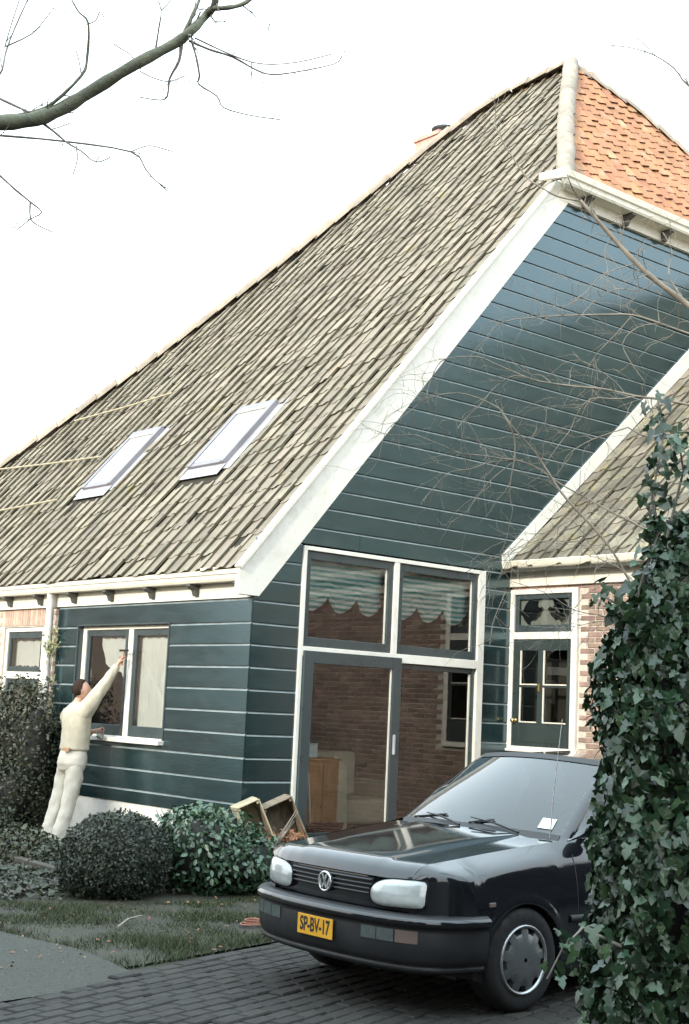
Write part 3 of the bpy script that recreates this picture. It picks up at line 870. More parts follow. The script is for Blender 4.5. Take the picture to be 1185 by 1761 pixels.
for k in range(25):
    t = k/24
    h = 0.12+0.46*math.exp(-((t-0.5)/0.20)**2)+0.05*abs(math.sin(t*PI*6))
    low.append(U(0.20+0.60*t, h))
low.append(U(0.80, 0.0))
lace(low).build('lace', LACE, wdoor)
for s in (0, 1):
    f = (lambda a, b: U(a, b)) if s == 0 else (lambda a, b: U(1-a, b))
    lace([f(0, 1), f(0.17, 1), f(0.10, 0.86), f(0.06, 0.70), f(0.04, 0.6), f(0, 0.58)]).build('lace', LACE, wdoor)
    lace([f(0, 0), f(0.17, 0), f(0.12, 0.08), f(0.07, 0.20), f(0.03, 0.36), f(0, 0.4)]).build('lace', LACE, wdoor)
lace([U(0.37, 1), U(0.63, 1), U(0.65, 0.86), U(0.66, 0.74), U(0.62, 0.66), U(0.58, 0.72), U(0.53, 0.60), U(0.50, 0.50), U(0.47, 0.60), U(0.42, 0.72), U(0.38, 0.66), U(0.34, 0.74), U(0.35, 0.86)]).build('lace', LACE, wdoor)
mb = MB()
XD = (-0.035, 0.012)
def dbx(a0, a1, z0, z1): mb.box((WX-XD[1], a0, z0), (WX-XD[0], a1, z1))
dbx(-0.983, -0.925, 1.322, 2.588); dbx(-0.20, -0.085, 1.322, 2.588)
dbx(-0.925, -0.20, 1.322, 1.60); dbx(-0.925, -0.20, 2.455, 2.588)
dbx(-0.565, -0.475, 1.60, 2.455)
dbx(-0.925, -0.565, 2.015, 2.045); dbx(-0.475, -0.20, 2.015, 2.045)
leaf_ = part(mb, 'door', DOORP, bevel=0.004)
leaf_['label'] = 'dark green half-glazed door with four panes and brass knob'
for a0, a1 in ((-0.925, -0.565), (-0.475, -0.20)):
    for za, zb in ((1.60, 2.015), (2.045, 2.455)):
        pane('wing', -0.01, a0, a1, za, zb, GLASSD, leaf_)
        MB().box((WX-0.016, a1-0.018, za), (WX+0.0, a1, zb)).box((WX-0.016, a0, za), (WX, a1-0.018, za+0.014)).build('glazing_bead', CREAM, leaf_)
MB().box((WX-0.018, -0.87, 1.37), (WX-0.012, -0.26, 1.56)).build('door_panel', DOORP, leaf_, bevel=0.004)
MB().lathe([(0.0, -0.075), (0.022, -0.072), (0.03, -0.055), (0.022, -0.038), (0.011, -0.034), (0.011, -0.015), (0.028, -0.014), (0.028, -0.010)], (WX, -0.135, 1.62), 'X', 16).build('door_knob', BRASS, leaf_)
MB().box((WX-0.03, -0.53, 1.97), (WX-0.012, -0.50, 2.06)).build('door_latch', BRASS, leaf_)

# ================================================================== rooms behind the glass
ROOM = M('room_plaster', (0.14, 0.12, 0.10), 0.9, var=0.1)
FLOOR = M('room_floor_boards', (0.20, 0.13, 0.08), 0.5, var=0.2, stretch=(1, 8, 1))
mb = MB()
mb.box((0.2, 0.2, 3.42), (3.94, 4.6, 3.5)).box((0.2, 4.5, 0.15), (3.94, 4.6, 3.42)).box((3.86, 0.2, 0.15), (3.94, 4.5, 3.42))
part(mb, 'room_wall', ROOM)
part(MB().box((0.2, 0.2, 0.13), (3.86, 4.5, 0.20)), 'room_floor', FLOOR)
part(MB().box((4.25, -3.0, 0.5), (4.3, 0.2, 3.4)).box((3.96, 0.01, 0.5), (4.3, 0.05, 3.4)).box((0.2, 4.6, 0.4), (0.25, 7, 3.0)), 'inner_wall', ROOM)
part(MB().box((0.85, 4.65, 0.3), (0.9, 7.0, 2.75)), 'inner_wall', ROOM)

NET = M('white_net_curtain', (0.82, 0.83, 0.80), 0.95, var=0.04, trans=0.25)
def drape(x, poly_y, ztop, zbot, n=44, amp=0.012, freq=30):
    """vertical sheet at depth x with hanging folds; zbot(t)/ztop(t) give its outline"""
    a, b = poly_y
    rows = []
    for j in range(13):
        r = []
        for i in range(n+1):
            t = i/n
            y = a+(b-a)*t
            zt, zb = ztop(t), zbot(t)
            r.append((x+amp*math.sin(t*freq)+amp*0.5*math.sin(t*freq*2.3+1), y, zt+(zb-zt)*j/12))
        rows.append(r)
    return MB().grid(rows)
o = drape(0.13, (1.56, 2.34), lambda t: 2.47, lambda t: 1.235+0.16*math.exp(-((t-0.72)/0.16)**2)*(0.5+0.5*math.sin(t*9))).build('net_curtain', NET)
tag(o, 'white net curtain filling the right casement of the side window', 'curtain', 'net curtains in the side wall windows')
def lft(t):
    # swept up towards the left jamb
    return float(np.interp(t, [0, .3, .55, .7, .78, .86, 1.0], [1.84, 1.96, 2.00, 2.08, 2.26, 2.40, 2.43]))+0.015*math.sin(t*25)
o = drape(0.13, (2.46, 3.30), lambda t: 2.47, lft).build('net_curtain', NET)
tag(o, 'white net curtain drawn aside in the left casement of the side window', 'curtain', 'net curtains in the side wall windows')
o = drape(0.14, (4.45, 5.45), lambda t: 2.47, lambda t: 2.03+0.01*math.sin(t*60)).build('net_curtain', NET)
tag(o, 'short white net curtain in the window of the pale brick wall', 'curtain', 'net curtains in the side wall windows')

# striped festoon blind behind the upper lights
def stripe_mat(name, cols, fz, check=None):
    m = bpy.data.materials.new(name); m.use_nodes = True
    n = m.node_tree.nodes; L = m.node_tree.links; b = n['Principled BSDF']; b.inputs['Roughness'].default_value = 0.9
    geo = n.new('ShaderNodeTexCoord')
    w = n.new('ShaderNodeTexWave'); w.wave_type = 'BANDS'; w.bands_direction = 'Z'; w.inputs['Scale'].default_value = fz
    w.inputs['Distortion'].default_value = 1.2; w.inputs['Detail'].default_value = 2
    L.new(geo.outputs['Object'], w.inputs['Vector'])
    cr = n.new('ShaderNodeValToRGB'); cr.color_ramp.elements[0].color = (*cols[0], 1); cr.color_ramp.elements[1].color = (*cols[1], 1)
    cr.color_ramp.elements[0].position = 0.38; cr.color_ramp.elements[1].position = 0.55
    L.new(w.outputs[0], cr.inputs[0])
    out = cr.outputs[0]
    if check:
        w2 = n.new('ShaderNodeTexWave'); w2.wave_type = 'BANDS'; w2.bands_direction = 'X'; w2.inputs['Scale'].default_value = check
        L.new(geo.outputs['Object'], w2.inputs['Vector'])
        mx = n.new('ShaderNodeMix'); mx.data_type = 'RGBA'; mx.blend_type = 'MULTIPLY'; mx.inputs[0].default_value = 0.6
        L.new(out, mx.inputs[6]); L.new(w2.outputs[0], mx.inputs[7]); out = mx.outputs[2]
    L.new(out, b.inputs['Base Color'])
    td = n.new('ShaderNodeBsdfTranslucent'); L.new(out, td.inputs[0])
    ms = n.new('ShaderNodeMixShader'); ms.inputs[0].default_value = 0.2
    L.new(b.outputs[0], ms.inputs[1]); L.new(td.outputs[0], ms.inputs[2]); L.new(ms.outputs[0], n['Material Output'].inputs[0])
    return m
STRIPE = stripe_mat('green_white_stripe', ((0.16, 0.40, 0.36), (0.80, 0.84, 0.78)), 5.5)
def festoon(x0, x1, nsc):
    rows = []
    N = nsc*14
    for j in range(25):
        v = j/24
        r = []
        for i in range(N+1):
            t = i/N
            s = abs(math.sin(t*nsc*PI))**0.8
            zb = 2.86-0.16*s
            sag = 0.10*s*v
            z = 3.26+(zb-3.26)*v
            ruch = 0.022*math.sin(v*38+2*s)*(0.3+0.7*s)*min(1, v*2)
            r.append((x0+(x1-x0)*t, 0.10+0.03*s*v+ruch+0.008*math.sin(t*60), z))
        rows.append(r)
    return MB().grid(rows)
o = festoon(0.70, 1.94, 3).build('festoon_blind', STRIPE)
tag(o, 'green and white striped festoon blind behind the left upper light', 'blind', 'festoon blinds of the front window')
o = festoon(2.04, 3.30, 3).build('festoon_blind', STRIPE)
tag(o, 'green and white striped festoon blind behind the right upper light', 'blind', 'festoon blinds of the front window')
CHECK = stripe_mat('blue_check', ((0.10, 0.18, 0.20), (0.66, 0.72, 0.72)), 4.2, check=14)
rows = []
for j in range(20):
    rows.append([(0.80+0.13*i/16+0.0, 0.13+0.018*math.sin(i*1.7+j*0.1), 2.05-1.55*j/19) for i in range(17)])
o = MB().grid(rows).build('side_curtain', CHECK)
tag(o, 'narrow blue checked curtain hanging at the left of the sliding door', 'curtain')

ORW = M('orange_pine', (0.50, 0.24, 0.09), 0.5, var=0.15, scale=4, stretch=(6, 6, 1))
cab = thing('cabinet', 'orange pine cabinet standing inside behind the sliding door', 'cabinet', (1.59, 0.80, 0.20))
mb = MB().box((-0.24, -0.17, 0.06), (0.24, 0.2, 0.87)).box((-0.26, -0.19, 0.87), (0.26, 0.22, 0.895)).box((-0.24, -0.15, 0), (0.24, 0.2, 0.06))
mb.build('carcass', ORW, cab, bevel=0.005)
MB().box((-0.22, -0.182, 0.09), (-0.006, -0.171, 0.85)).build('door', ORW, cab, bevel=0.003)
MB().box((0.006, -0.182, 0.09), (0.22, -0.171, 0.85)).build('door', ORW, cab, bevel=0.003)
for x in (-0.03, 0.03):
    MB().lathe([(0.0, -0.202), (0.010, -0.198), (0.006, -0.183)], (x, 0, 0.36), 'Y', 10).build('knob', BRASS, cab)
jar = thing('storage_tin', 'small pale tin standing on top of the orange cabinet', 'tin', (1.49, 0.74, 1.097))
MB().box((-0.06, -0.05, 0), (0.06, 0.05, 0.15)).build('body', M('pale_tin', (0.66, 0.74, 0.70), 0.5), jar, bevel=0.008)
MB().box((-0.062, -0.052, 0.15), (0.062, 0.052, 0.165)).build('lid', M('tin_lid', (0.5, 0.56, 0.54), 0.5), jar, bevel=0.004)
brm = thing('broom', 'white broom leaning inside the glass beside the checked curtain', 'broom', (1.41, 0.58, 0.20))
MB().tube([(-0.07, 0.0, 0.73), (0.0, 0.0, 0.11)], 0.011, 8).build('handle', WHITE, brm)
MB().box((-0.09, -0.02, 0.0), (0.09, 0.03, 0.12)).build('head', M('broom_bristle', (0.25, 0.12, 0.07), 0.9), brm)
bd = thing('cream_board', 'upright cream board leaning beside the orange cabinet', 'board', (1.92, 0.66, 0.20))
MB().prism([(-0.09, 0, 0), (0.10, 0, 0), (0.10, 0.06, 0.80), (-0.02, 0.07, 0.90), (-0.09, 0.07, 0.93)], (0, 0.02, 0)).build('panel', M('cream_board', (0.72, 0.66, 0.48), 0.7), bd, recalc=True)
MB().box((-0.10, -0.02, 0.0), (0.11, 0.05, 0.03)).build('foot', M('cream_foot', (0.5, 0.45, 0.32), 0.7), bd)
cush = thing('wicker_basket', 'reddish brown wicker basket on the floor inside the sliding door', 'basket', (1.40, 0.36, 0.20))
mb = MB()
for k in range(7):
    z = 0.01+k*0.03; rr_ = 0.15+0.012*k
    mb.tube([(rr_*1.25*math.cos(a), rr_*0.55*math.sin(a)+0.0, z+0.006*math.sin(a*9+k*PI)) for a in np.linspace(0, 2*PI, 28)], 0.012, 5)
mb.build('weave', M('red_wicker', (0.26, 0.10, 0.06), 0.8, rnd=0.3), cush)
mb = MB()
for k in range(14):
    a = 2*PI*k/14
    mb.tube([(0.15*1.25*math.cos(a), 0.15*0.55*math.sin(a), 0), (0.225*1.25*math.cos(a), 0.225*0.55*math.sin(a), 0.21)], 0.008, 5)
mb.build('stake', M('wicker_stake', (0.30, 0.14, 0.08), 0.8), cush)
sofa = thing('armchair', 'pale upholstered armchair inside the room near the sliding door', 'armchair', (2.55, 1.3, 0.20))
SOF = M('pale_upholstery', (0.50, 0.45, 0.33), 0.9, bump=0.2)
MB().box((-0.35, -0.35, 0.12), (0.35, 0.35, 0.42)).build('seat', SOF, sofa, bevel=0.04)
MB().box((-0.35, 0.25, 0.42), (0.35, 0.4, 0.95)).build('backrest', SOF, sofa, bevel=0.05)
for s in (-1, 1): MB().box((s*0.42-0.07, -0.35, 0.12), (s*0.42+0.07, 0.4, 0.62)).build('armrest', SOF, sofa, bevel=0.04)
for sx in (-1, 1):
    for sy in (-1, 1): MB().box((sx*0.36-0.03, sy*0.3-0.03, 0), (sx*0.36+0.03, sy*0.3+0.03, 0.12)).build('leg', WOOD, sofa)

# ================================================================== parked car (local: u back from the nose, w to its left, z up)
CX, CY = -3.41, -5.355
car = thing('parked_car', 'black hatchback car with yellow number plate parked on the brick driveway', 'car', (CX, CY, 0))
def C(u, w, z): return (u, -w, z)
PAINT = M('black_car_paint', (0.010, 0.011, 0.014), 0.10, spec=0.3, var=0.05, coat=1.0, scale=1.5)
TRIM = M('black_plastic_trim', (0.022, 0.023, 0.025), 0.45, spec=0.35, var=0.1, scale=8)
RUBBER = M('tyre_rubber', (0.010, 0.010, 0.011), 0.8, var=0.15, scale=20)
HUB = M('grey_wheel_cover', (0.13, 0.138, 0.14), 0.32, metal=0.3, var=0.08)
CHROME = M('silver_ring', (0.75, 0.76, 0.78), 0.22, metal=0.9, var=0.05)
LENS = M('headlight_lens', (0.50, 0.53, 0.52), 0.15, spec=0.8, var=0.22, scale=4, coat=1.0, bump=0.0, bscale=60, stretch=(1, 1, 3))
FOG = M('bumper_lamp_lens', (0.085, 0.10, 0.098), 0.2, spec=0.7, var=0.1, scale=20, bump=0.1, bscale=90)
INDI = M('indicator_lens', (0.17, 0.125, 0.11), 0.2, spec=0.7, var=0.1)
PLATE = M('yellow_number_plate', (0.80, 0.40, 0.03), 0.4, var=0.03)
INK = M('plate_ink', (0.02, 0.02, 0.02), 0.5, var=0)
CGLASS = glass_mat('windscreen_glass', (0.62, 0.74, 0.74), 1.52, 1.6)
SEAT = M('car_seat_cloth', (0.06, 0.065, 0.075), 0.9)

PLW = [0, .15, .3, .45, .55, .65, .72, .78, .81, .83, .845]
PLU = [0, .003, .014, .036, .06, .098, .142, .208, .27, .34, .46]
def nose(w): return float(np.interp(abs(w), PLW, PLU))
def maxw(u): return float(np.interp(u, PLU, PLW))

# bonnet
BS = [0, .02, .045, .08, .25, .45, .7, 1.0]          # front to cowl
BZ = [.742, .784, .812, .828, .850, .878, .909, .940]
def hood_hw(s): return 0.60+0.105*s**0.8
def hood_pt(s, t, dz=0):
    """s 0..1 back, t -1..1 across"""
    w = hood_hw(s)*t
    cowl = 1.24-0.02*abs(t)**2*0 - 0.16*(1-abs(t)**2)*1.0
    cowl = 1.13+0.10*abs(t)**2.5
    f = 0.070+nose(w)
    u = f+(cowl-f)*s
    z = float(np.interp(s, BS, BZ))
    crown = 0.016*(1-t*t)*(0.35+0.65*s)
    rib = 0.010*(1/(1+math.exp((abs(w)-(0.36+0.10*s))*90)))*min(1, s*6)
    return C(u, w, z-0.012+crown+rib+dz)
ss = [0, .008, .02, .035, .06, .09, .12, .18, .25, .35, .45, .57, .7, .85, 1.0]
tt = list(np.linspace(-1, 1, 61))
mb = MB().grid([[hood_pt(s, t) for t in tt] for s in ss][::-1])
lip = [hood_pt(0, t) for t in tt]
mb.grid([lip, [(p[0]+0.02, p[1], p[2]-0.012) for p in lip]][::-1])
mb.build('bonnet', PAINT, car)

# side panels: wing, door and rear quarter, one sheet per side
PZ = [.20, .30, .42, .52, .60, .70, .78, .85, .90, .94]
PW = [.790, .815, .832, .838, .836, .824, .808, .785, .762, .735]
def prof_w(z): return float(np.interp(z, PZ, PW))
def belt(u):
    if u < 1.2:
        s = max(0, (u-0.15)/(1.23-0.15))
        z = float(np.interp(s, BS, BZ))-0.012
        return hood_hw(min(1, s))+0.004, z
    return float(np.interp(u, [1.2, 1.6, 3.2, 3.95], [.712, .722, .715, .66])), float(np.interp(u, [1.2, 1.6, 3.2, 3.95], [.94, .945, .965, .95]))
WU = (.815, 3.29); WR = 0.325
def side_cols():
    us = list(np.linspace(.146, .48, 11))+list(np.linspace(.49, 1.14, 22))+list(np.linspace(1.18, 2.95, 18))+list(np.linspace(2.965, 3.615, 22))+list(np.linspace(3.65, 3.96, 6))
    return us
def side_sheet(sgn):
    cols = []
    for u in side_cols():
        zb = 0.21
        for c in WU:
            if abs(u-c) < WR: zb = max(zb, 0.28+math.sqrt(WR**2-(u-c)**2))
        if u < .44: zb = max(zb, .50)
        bw, bz = belt(u)
        col = []
        for k in range(13):
            f = k/12
            z = zb+(bz-zb)*f
            w = prof_w(z)
            # blend the shoulder into the bonnet or window line
            g = max(0, (z-(bz-0.09))/0.09)
            w = w*(1-g**2)+bw*g**2 if bw < w else w
            # slight flare over the wheels
            for c in WU:
                dd = math.hypot(u-c, z-0.29)
                if dd < .42: w += 0.010*math.exp(-((dd-.335)/.03)**2)
            if u < .5: w = min(w, maxw(max(0, u-0.068)))
            if u > 3.5: w -= 0.10*((u-3.5)/.46)**2
            col.append(C(u, sgn*w, z))
        cols.append(col)
    mb = MB().grid(cols if sgn < 0 else cols[::-1])
    return mb
for sgn in (1, -1):
    p = side_sheet(sgn).build('body_side', PAINT, car)
    # rubbing strip, door gap, handle
    y = sgn*0.842
    st_ = MB()
    st_.grid([[C(u, sgn*(prof_w(.50)+0.012*q), .50+dz) for u in np.linspace(1.20, 2.9, 10)] for q, dz in ((0, -.022), (1, -.018), (1, .018), (0, .022))][::sgn])
    st_.build('rubbing_strip', TRIM, car)
    g = MB()
    for uu in (1.27, 2.50):
        g.grid([[C(uu+e, sgn*(prof_w(z)+0.0015), z) for z in np.linspace(.25, .86, 9)] for e in (0, 0.006)][::-sgn])
    g.build('door_gap', INK, car)
    MB().box((2.22, min(-sgn*0.818, -sgn*0.845), .80), (2.42, max(-sgn*0.818, -sgn*0.845), .83)).build('door_handle', TRIM, car, bevel=0.006)
    # small side lamp in the wing
    MB().box((.52, min(-sgn*0.834, -sgn*0.841), .60), (.57, max(-sgn*0.834, -sgn*0.841), .625)).build('side_lamp', INDI, car, bevel=0.003)
    if sgn < 0: continue
    m_ = MB().lathe([(0.0, -0.05), (0.05, -0.045), (0.075, -0.02), (0.078, 0.03), (0.07, 0.05), (0, 0.05)], C(1.46, sgn*0.86, 1.02), 'X', 14)
    m_.tube([C(1.50, sgn*0.72, .985), C(1.47, sgn*0.80, 1.0)], 0.022, 8)
    m_.build('door_mirror', TRIM, car)

# front panel between bonnet and bumper
rows = []
for z, du in ((.50, .10), (.56, .085), (.60, .075), (.66, .075), (.735, .085)):
    rows.append([C(du+nose(w), w, z) for w in np.linspace(-.80, .80, 49)])
MB().grid(rows[::-1]).build('front_panel', PAINT, car)
# grille: dark recess, four slats
gr = MB().grid([[C(.072+nose(w), w, z) for w in np.linspace(-.355, .355, 25)] for z in (.722, .622)]).build('grille', TRIM, car)
for z in (.709, .684, .660, .636):
    mb = MB()
    ws = np.linspace(-.352, .352, 25)
    mb.grid([[C(du+nose(w), w, z+dz) for w in ws] for du, dz in ((.070, .006), (.058, .0055), (.056, -.003), (.070, -.006))])
    mb.build('slat', M('grille_slat', (0.03, 0.033, 0.038), 0.35) if z == .709 else bpy.data.materials['grille_slat'], gr)
# emblem: ring with V above W
em = MB()
ec = (.045, -.012, .662)
R0 = .052
em.tube([C(ec[0], ec[1]+R0*math.cos(a), ec[2]+R0*math.sin(a)) for a in np.linspace(0, 2*PI, 37)], 0.0065, 8, cap=False)
def bar(p, q, wd=0.0062):
    P = Vector(C(ec[0], ec[1]+p[0]*R0, ec[2]+p[1]*R0)); Q = Vector(C(ec[0], ec[1]+q[0]*R0, ec[2]+q[1]*R0))
    d = (Q-P).normalized(); s = Vector((1, 0, 0)).cross(d)
    em.obox((P+Q)/2, d*((Q-P).length/2+0.002), s*wd, Vector((0.005, 0, 0)))
for a, b in (((-.40, .86), (-.02, .12)), ((.40, .86), (.02, .12)), ((-.86, .38), (-.40, -.80)), ((.86, .38), (.40, -.80)), ((-.40, -.80), (-.02, -.06)), ((.40, -.80), (.02, -.06))):
    bar(a, b)
emo = em.build('emblem', CHROME, car)
MB().lathe([(0.0, 0.0), (0.058, 0.0), (0.058, 0.016)], C(.050, ec[1], ec[2]), 'X', 28).build('emblem_plate', TRIM, emo)

# headlights
def lamp(sgn, w0=.35, w1=.685, z0=.583, z1=.731):
    """rounded inner end, squarer outer end, lens following the nose curve"""
    wc, zc, hw, hz = (w0+w1)/2, (z0+z1)/2, (w1-w0)/2, (z1-z0)/2
    rows = []
    for ring_ in np.linspace(0.0, 1.0, 9):
        row = []
        for k in range(40):
            a = 2*PI*k/40
            ca, sa = math.cos(a), math.sin(a)
            e = (2.3 if sa > 0 else 3.4) if ca < 0 else 8
            m = (abs(ca)**e+abs(sa)**e)**(-1/e)
            x = ring_*m*ca; y = ring_*m*sa
            w = wc+x*hw; z = zc+y*hz+0.006*x
            bul = 0.008*(1-ring_**9)
            u = .042+nose(w)*1.0-bul+0.10*max(0, (z-zc)/hz)*0.15+0.012*ring_**4
            row.append(C(u, sgn*w, z))
        rows.append(row)
    return rows
for sgn in (1, -1):
    rows = lamp(sgn)
    if sgn > 0: rows = rows[::-1]
    rim = MB().grid([[(p[0]-0.006, p[1], p[2]) for p in lamp(sgn, .343, .692, .577, .737)[-1]], [(p[0]+0.04, p[1], p[2]) for p in lamp(sgn, .343, .692, .577, .737)[-1]]], close=True)
    h = MB().grid(rows, close=True).build('headlight', LENS, car)
    rim.build('headlight_rim', TRIM, h)

# bumper
def sweep(mb, prof, ws, inset=0.0, smooth=True):
    """profile (out, z) swept round the nose and along to the wheel arches"""
    path = [(nose(w), w) for w in np.linspace(-.845, .845, 71)]
    full = [(0.50, -.845)]+path+[(0.50, .845)]
    rows = []
    for i, (u, w) in enumerate(full):
        a = full[max(0, i-1)]; b = full[min(len(full)-1, i+1)]
        t = Vector((b[0]-a[0], b[1]-a[1])); t.normalize()
        nrm = Vector((-t.y, t.x))      # outwards (towards the front)
        if i == 0: nrm = Vector((0, -1))
        if i == len(full)-1: nrm = Vector((0, 1))
        rows.append([C(u+nrm.x*o, w+nrm.y*o, z) for o, z in prof])
    return mb.grid(rows[::-1], smooth=smooth)
MBp = MB()
sweep(MBp, [(-.075, .556), (-.02, .560), (.012, .552), (.027, .535), (.030, .512), (.020, .497), (.008, .492), (.012, .47), (.014, .40), (.006, .33), (-.010, .300), (-.024, .290), (-.014, .284), (-.018, .262), (-.06, .245), (-.14, .235)], None)
bump_ = MBp.build('bumper', TRIM, car)
MBs = MB(); sweep(MBs, [(.022, .545), (.0335, .532), (.0355, .516), (.026, .503)], None)
MBs.build('bumper_strip', PAINT, bump_)
def on_bumper(mb, w0, w1, z0, z1, out=0.018, n=8):
    ws = np.linspace(w0, w1, n)
    f = [C(nose(w)-out, w, z1) for w in ws]; g = [C(nose(w)-out, w, z0) for w in ws]
    mb.grid([f, g], smooth=True)
    mb.grid([[(p[0]+0.03, p[1], p[2]) for p in f], f]); mb.grid([g, [(p[0]+0.03, p[1], p[2]) for p in g]])
    mb.add([f[0], g[0], (g[0][0]+.03, g[0][1], g[0][2]), (f[0][0]+.03, f[0][1], f[0][2])], [(0, 1, 2, 3)])
    mb.add([f[-1], g[-1], (g[-1][0]+.03, g[-1][1], g[-1][2]), (f[-1][0]+.03, f[-1][1], f[-1][2])], [(3, 2, 1, 0)])
    return mb
for s in (1, -1):
    on_bumper(MB(), *sorted((s*.36, s*.462)), .412, .478).build('fog_lamp', FOG, car)
    on_bumper(MB(), *sorted((s*.468, s*.572)), .412, .478).build('fog_lamp', FOG, car)
    on_bumper(MB(), *sorted((s*.582, s*.70)), .412, .478).build('indicator', INDI if s > 0 else FOG, car)
# number plate
pl = MB().box((-.026, -.155-.0, .362), (-.020, .155, .474))
plate = pl.build('number_plate', PLATE, car, bevel=0.003)
cu = bpy.data.curves.new('plate_text', 'FONT')
cu.body = 'SP-BV-17'; cu.size = 0.098; cu.align_x = 'CENTER'; cu.align_y = 'CENTER'; cu.extrude = 0.0008; cu.offset = 0.0022
to = bpy.data.objects.new('tmp_text', cu); COL.objects.link(to)
bpy.context.view_layer.update()
tme = bpy.data.meshes.new_from_object(to)
bpy.data.objects.remove(to, do_unlink=True)
xs = [v.co.x for v in tme.vertices]; wid = max(xs)-min(xs)
for v in tme.vertices:
    x, y, z = v.co
    v.co = (-.0268-z, -x*0.262/wid, .418+y*1.10)
tme.name = 'plate_letters'
tme.materials.clear(); tme.materials.append(INK)
tme.flip_normals()
lo_ = bpy.data.objects.new('plate_letters', tme); link(lo_, plate)

# windscreen, roof, pillars
def ws_pt(f, t, ins=0.0):
    """f 0 bottom..1 top, t -1..1"""
    hw = .675+(.530-.675)*f - ins
    w = hw*t
    ub = 1.16+0.115*t*t; ut = 1.80+0.085*t*t
    u = ub+(ut-ub)*f-0.030*math.sin(f*PI)*(1-0.2*t*t)
    zb = .962+.0*f; z = .950-0.018*t*t+(1.405-.018*t*t*0.5-.950)*f
    return C(u, w, z)
MB().grid([[ws_pt(f, t) for t in np.linspace(-1, 1, 25)] for f in np.linspace(0, 1, 9)]).build('windscreen', CGLASS, car)
# black border of the screen
mb = MB()
def band(f0, f1, t0, t1, n=24):
    g = [[Vector(ws_pt(f, t))+Vector((-.003, 0, .003)) for t in np.linspace(t0, t1, n)] for f in np.linspace(f0, f1, 6)]
    mb.grid(g)
band(-.04, .05, -1, 1); band(.955, 1.02, -1, 1)
mb.build('windscreen_seal', INK, car)
roof_rows = []
for k, v in enumerate(np.linspace(0, 1, 14)):
    row = []
    for t in np.linspace(-1, 1, 25):
        hw = .535+.018*math.sin(v*PI)
        w = hw*t
        u0 = 1.80+.085*t*t; u1 = 3.62-.05*t*t
        u = u0+(u1-u0)*v
        z = 1.408+.045*math.sin(min(1, v*1.35)*PI/2)-.05*max(0, v-.6)**1.5*2-.038*t*t-.03*abs(t)**6
        row.append(C(u, w, z))
    roof_rows.append(row)
rf_ = MB().grid(roof_rows)
rf_.build('roof', PAINT, car)
def cant(u):            # upper side edge of the cabin
    v = (u-1.885)/(3.57-1.885)
    i = max(0, min(1, v))
    hw = .535+.018*math.sin(i*PI)
    return hw, 1.408+.045*math.sin(min(1, i*1.35)*PI/2)-.05*max(0, i-.6)**1.5*2-.068
for sgn in (1, -1):
    # A pillar
    A = []
    for f in np.linspace(-.02, 1.02, 12):
        p = Vector(ws_pt(f, sgn))
        wd = 0.085-0.02*f
        A.append([p, p+Vector((0.012, -sgn*0.028, 0.002)), p+Vector((wd*.6, -sgn*0.040, -.004)), p+Vector((wd, -sgn*0.038, -.016))])
    MB().grid(A if sgn > 0 else A[::-1]).build('pillar', PAINT, car)
    # side glass from pillar to tail
    rows = []
    for u in np.linspace(1.30, 3.45, 22):
        bw, bz = belt(u)
        if u < 1.96:
            f = (u-1.275-.06)/(1.885-1.275); f = max(0, min(1, f))
            tp = Vector(ws_pt(f, sgn)); top = (abs(tp.y)+.035, tp.z-.012)
        else: top = (cant(u)[0]+.004, cant(u)[1])
        rows.append([C(u, sgn*(bw+(top[0]-bw)*q+0.02*math.sin(q*PI)), bz+(top[1]-bz)*q) for q in np.linspace(0, 1, 6)])
    MB().grid(rows if sgn < 0 else rows[::-1]).build('side_window', CGLASS, car)
    for ua, ub in ((2.45, 2.55), (3.08, 3.55)):
        rows = []
        for u in np.linspace(ua, ub, 5):
            bw, bz = belt(u); ch_ = cant(u)
            rows.append([C(u, sgn*(bw+(ch_[0]+.006-bw)*q+0.02*math.sin(q*PI)+.004), bz+(ch_[1]-bz)*q) for q in np.linspace(-.02, 1.0, 6)])
        MB().grid(rows if sgn < 0 else rows[::-1]).build('pillar', PAINT, car)
    # drip rail
    MB().tube([C(u, sgn*(cant(u)[0]+.004), cant(u)[1]+.004) for u in np.linspace(1.9, 3.5, 14)], .010, 6).build('drip_rail', TRIM, car)
# tail
rows = []
for f in np.linspace(0, 1, 8):
    rows.append([C(3.60-.05*t*t+.30*math.sin(min(1, f*1.4)*PI/2)+.06*max(0, f-.55), t*(.53+.16*f), 1.345-.035*t*t-f*1.05) for t in np.linspace(-1, 1, 13)])
MB().grid(rows[::-1]).build('tailgate', PAINT, car)
MB().box((1.15, -.74, .16), (3.9, .74, .22)).box((.5, -.62, .18), (1.15, .62, .24)).build('underbody', TRIM, car)
MB().box((.45, -.60, .24), (1.14, .60, .80)).build('engine_bay', INK, car)
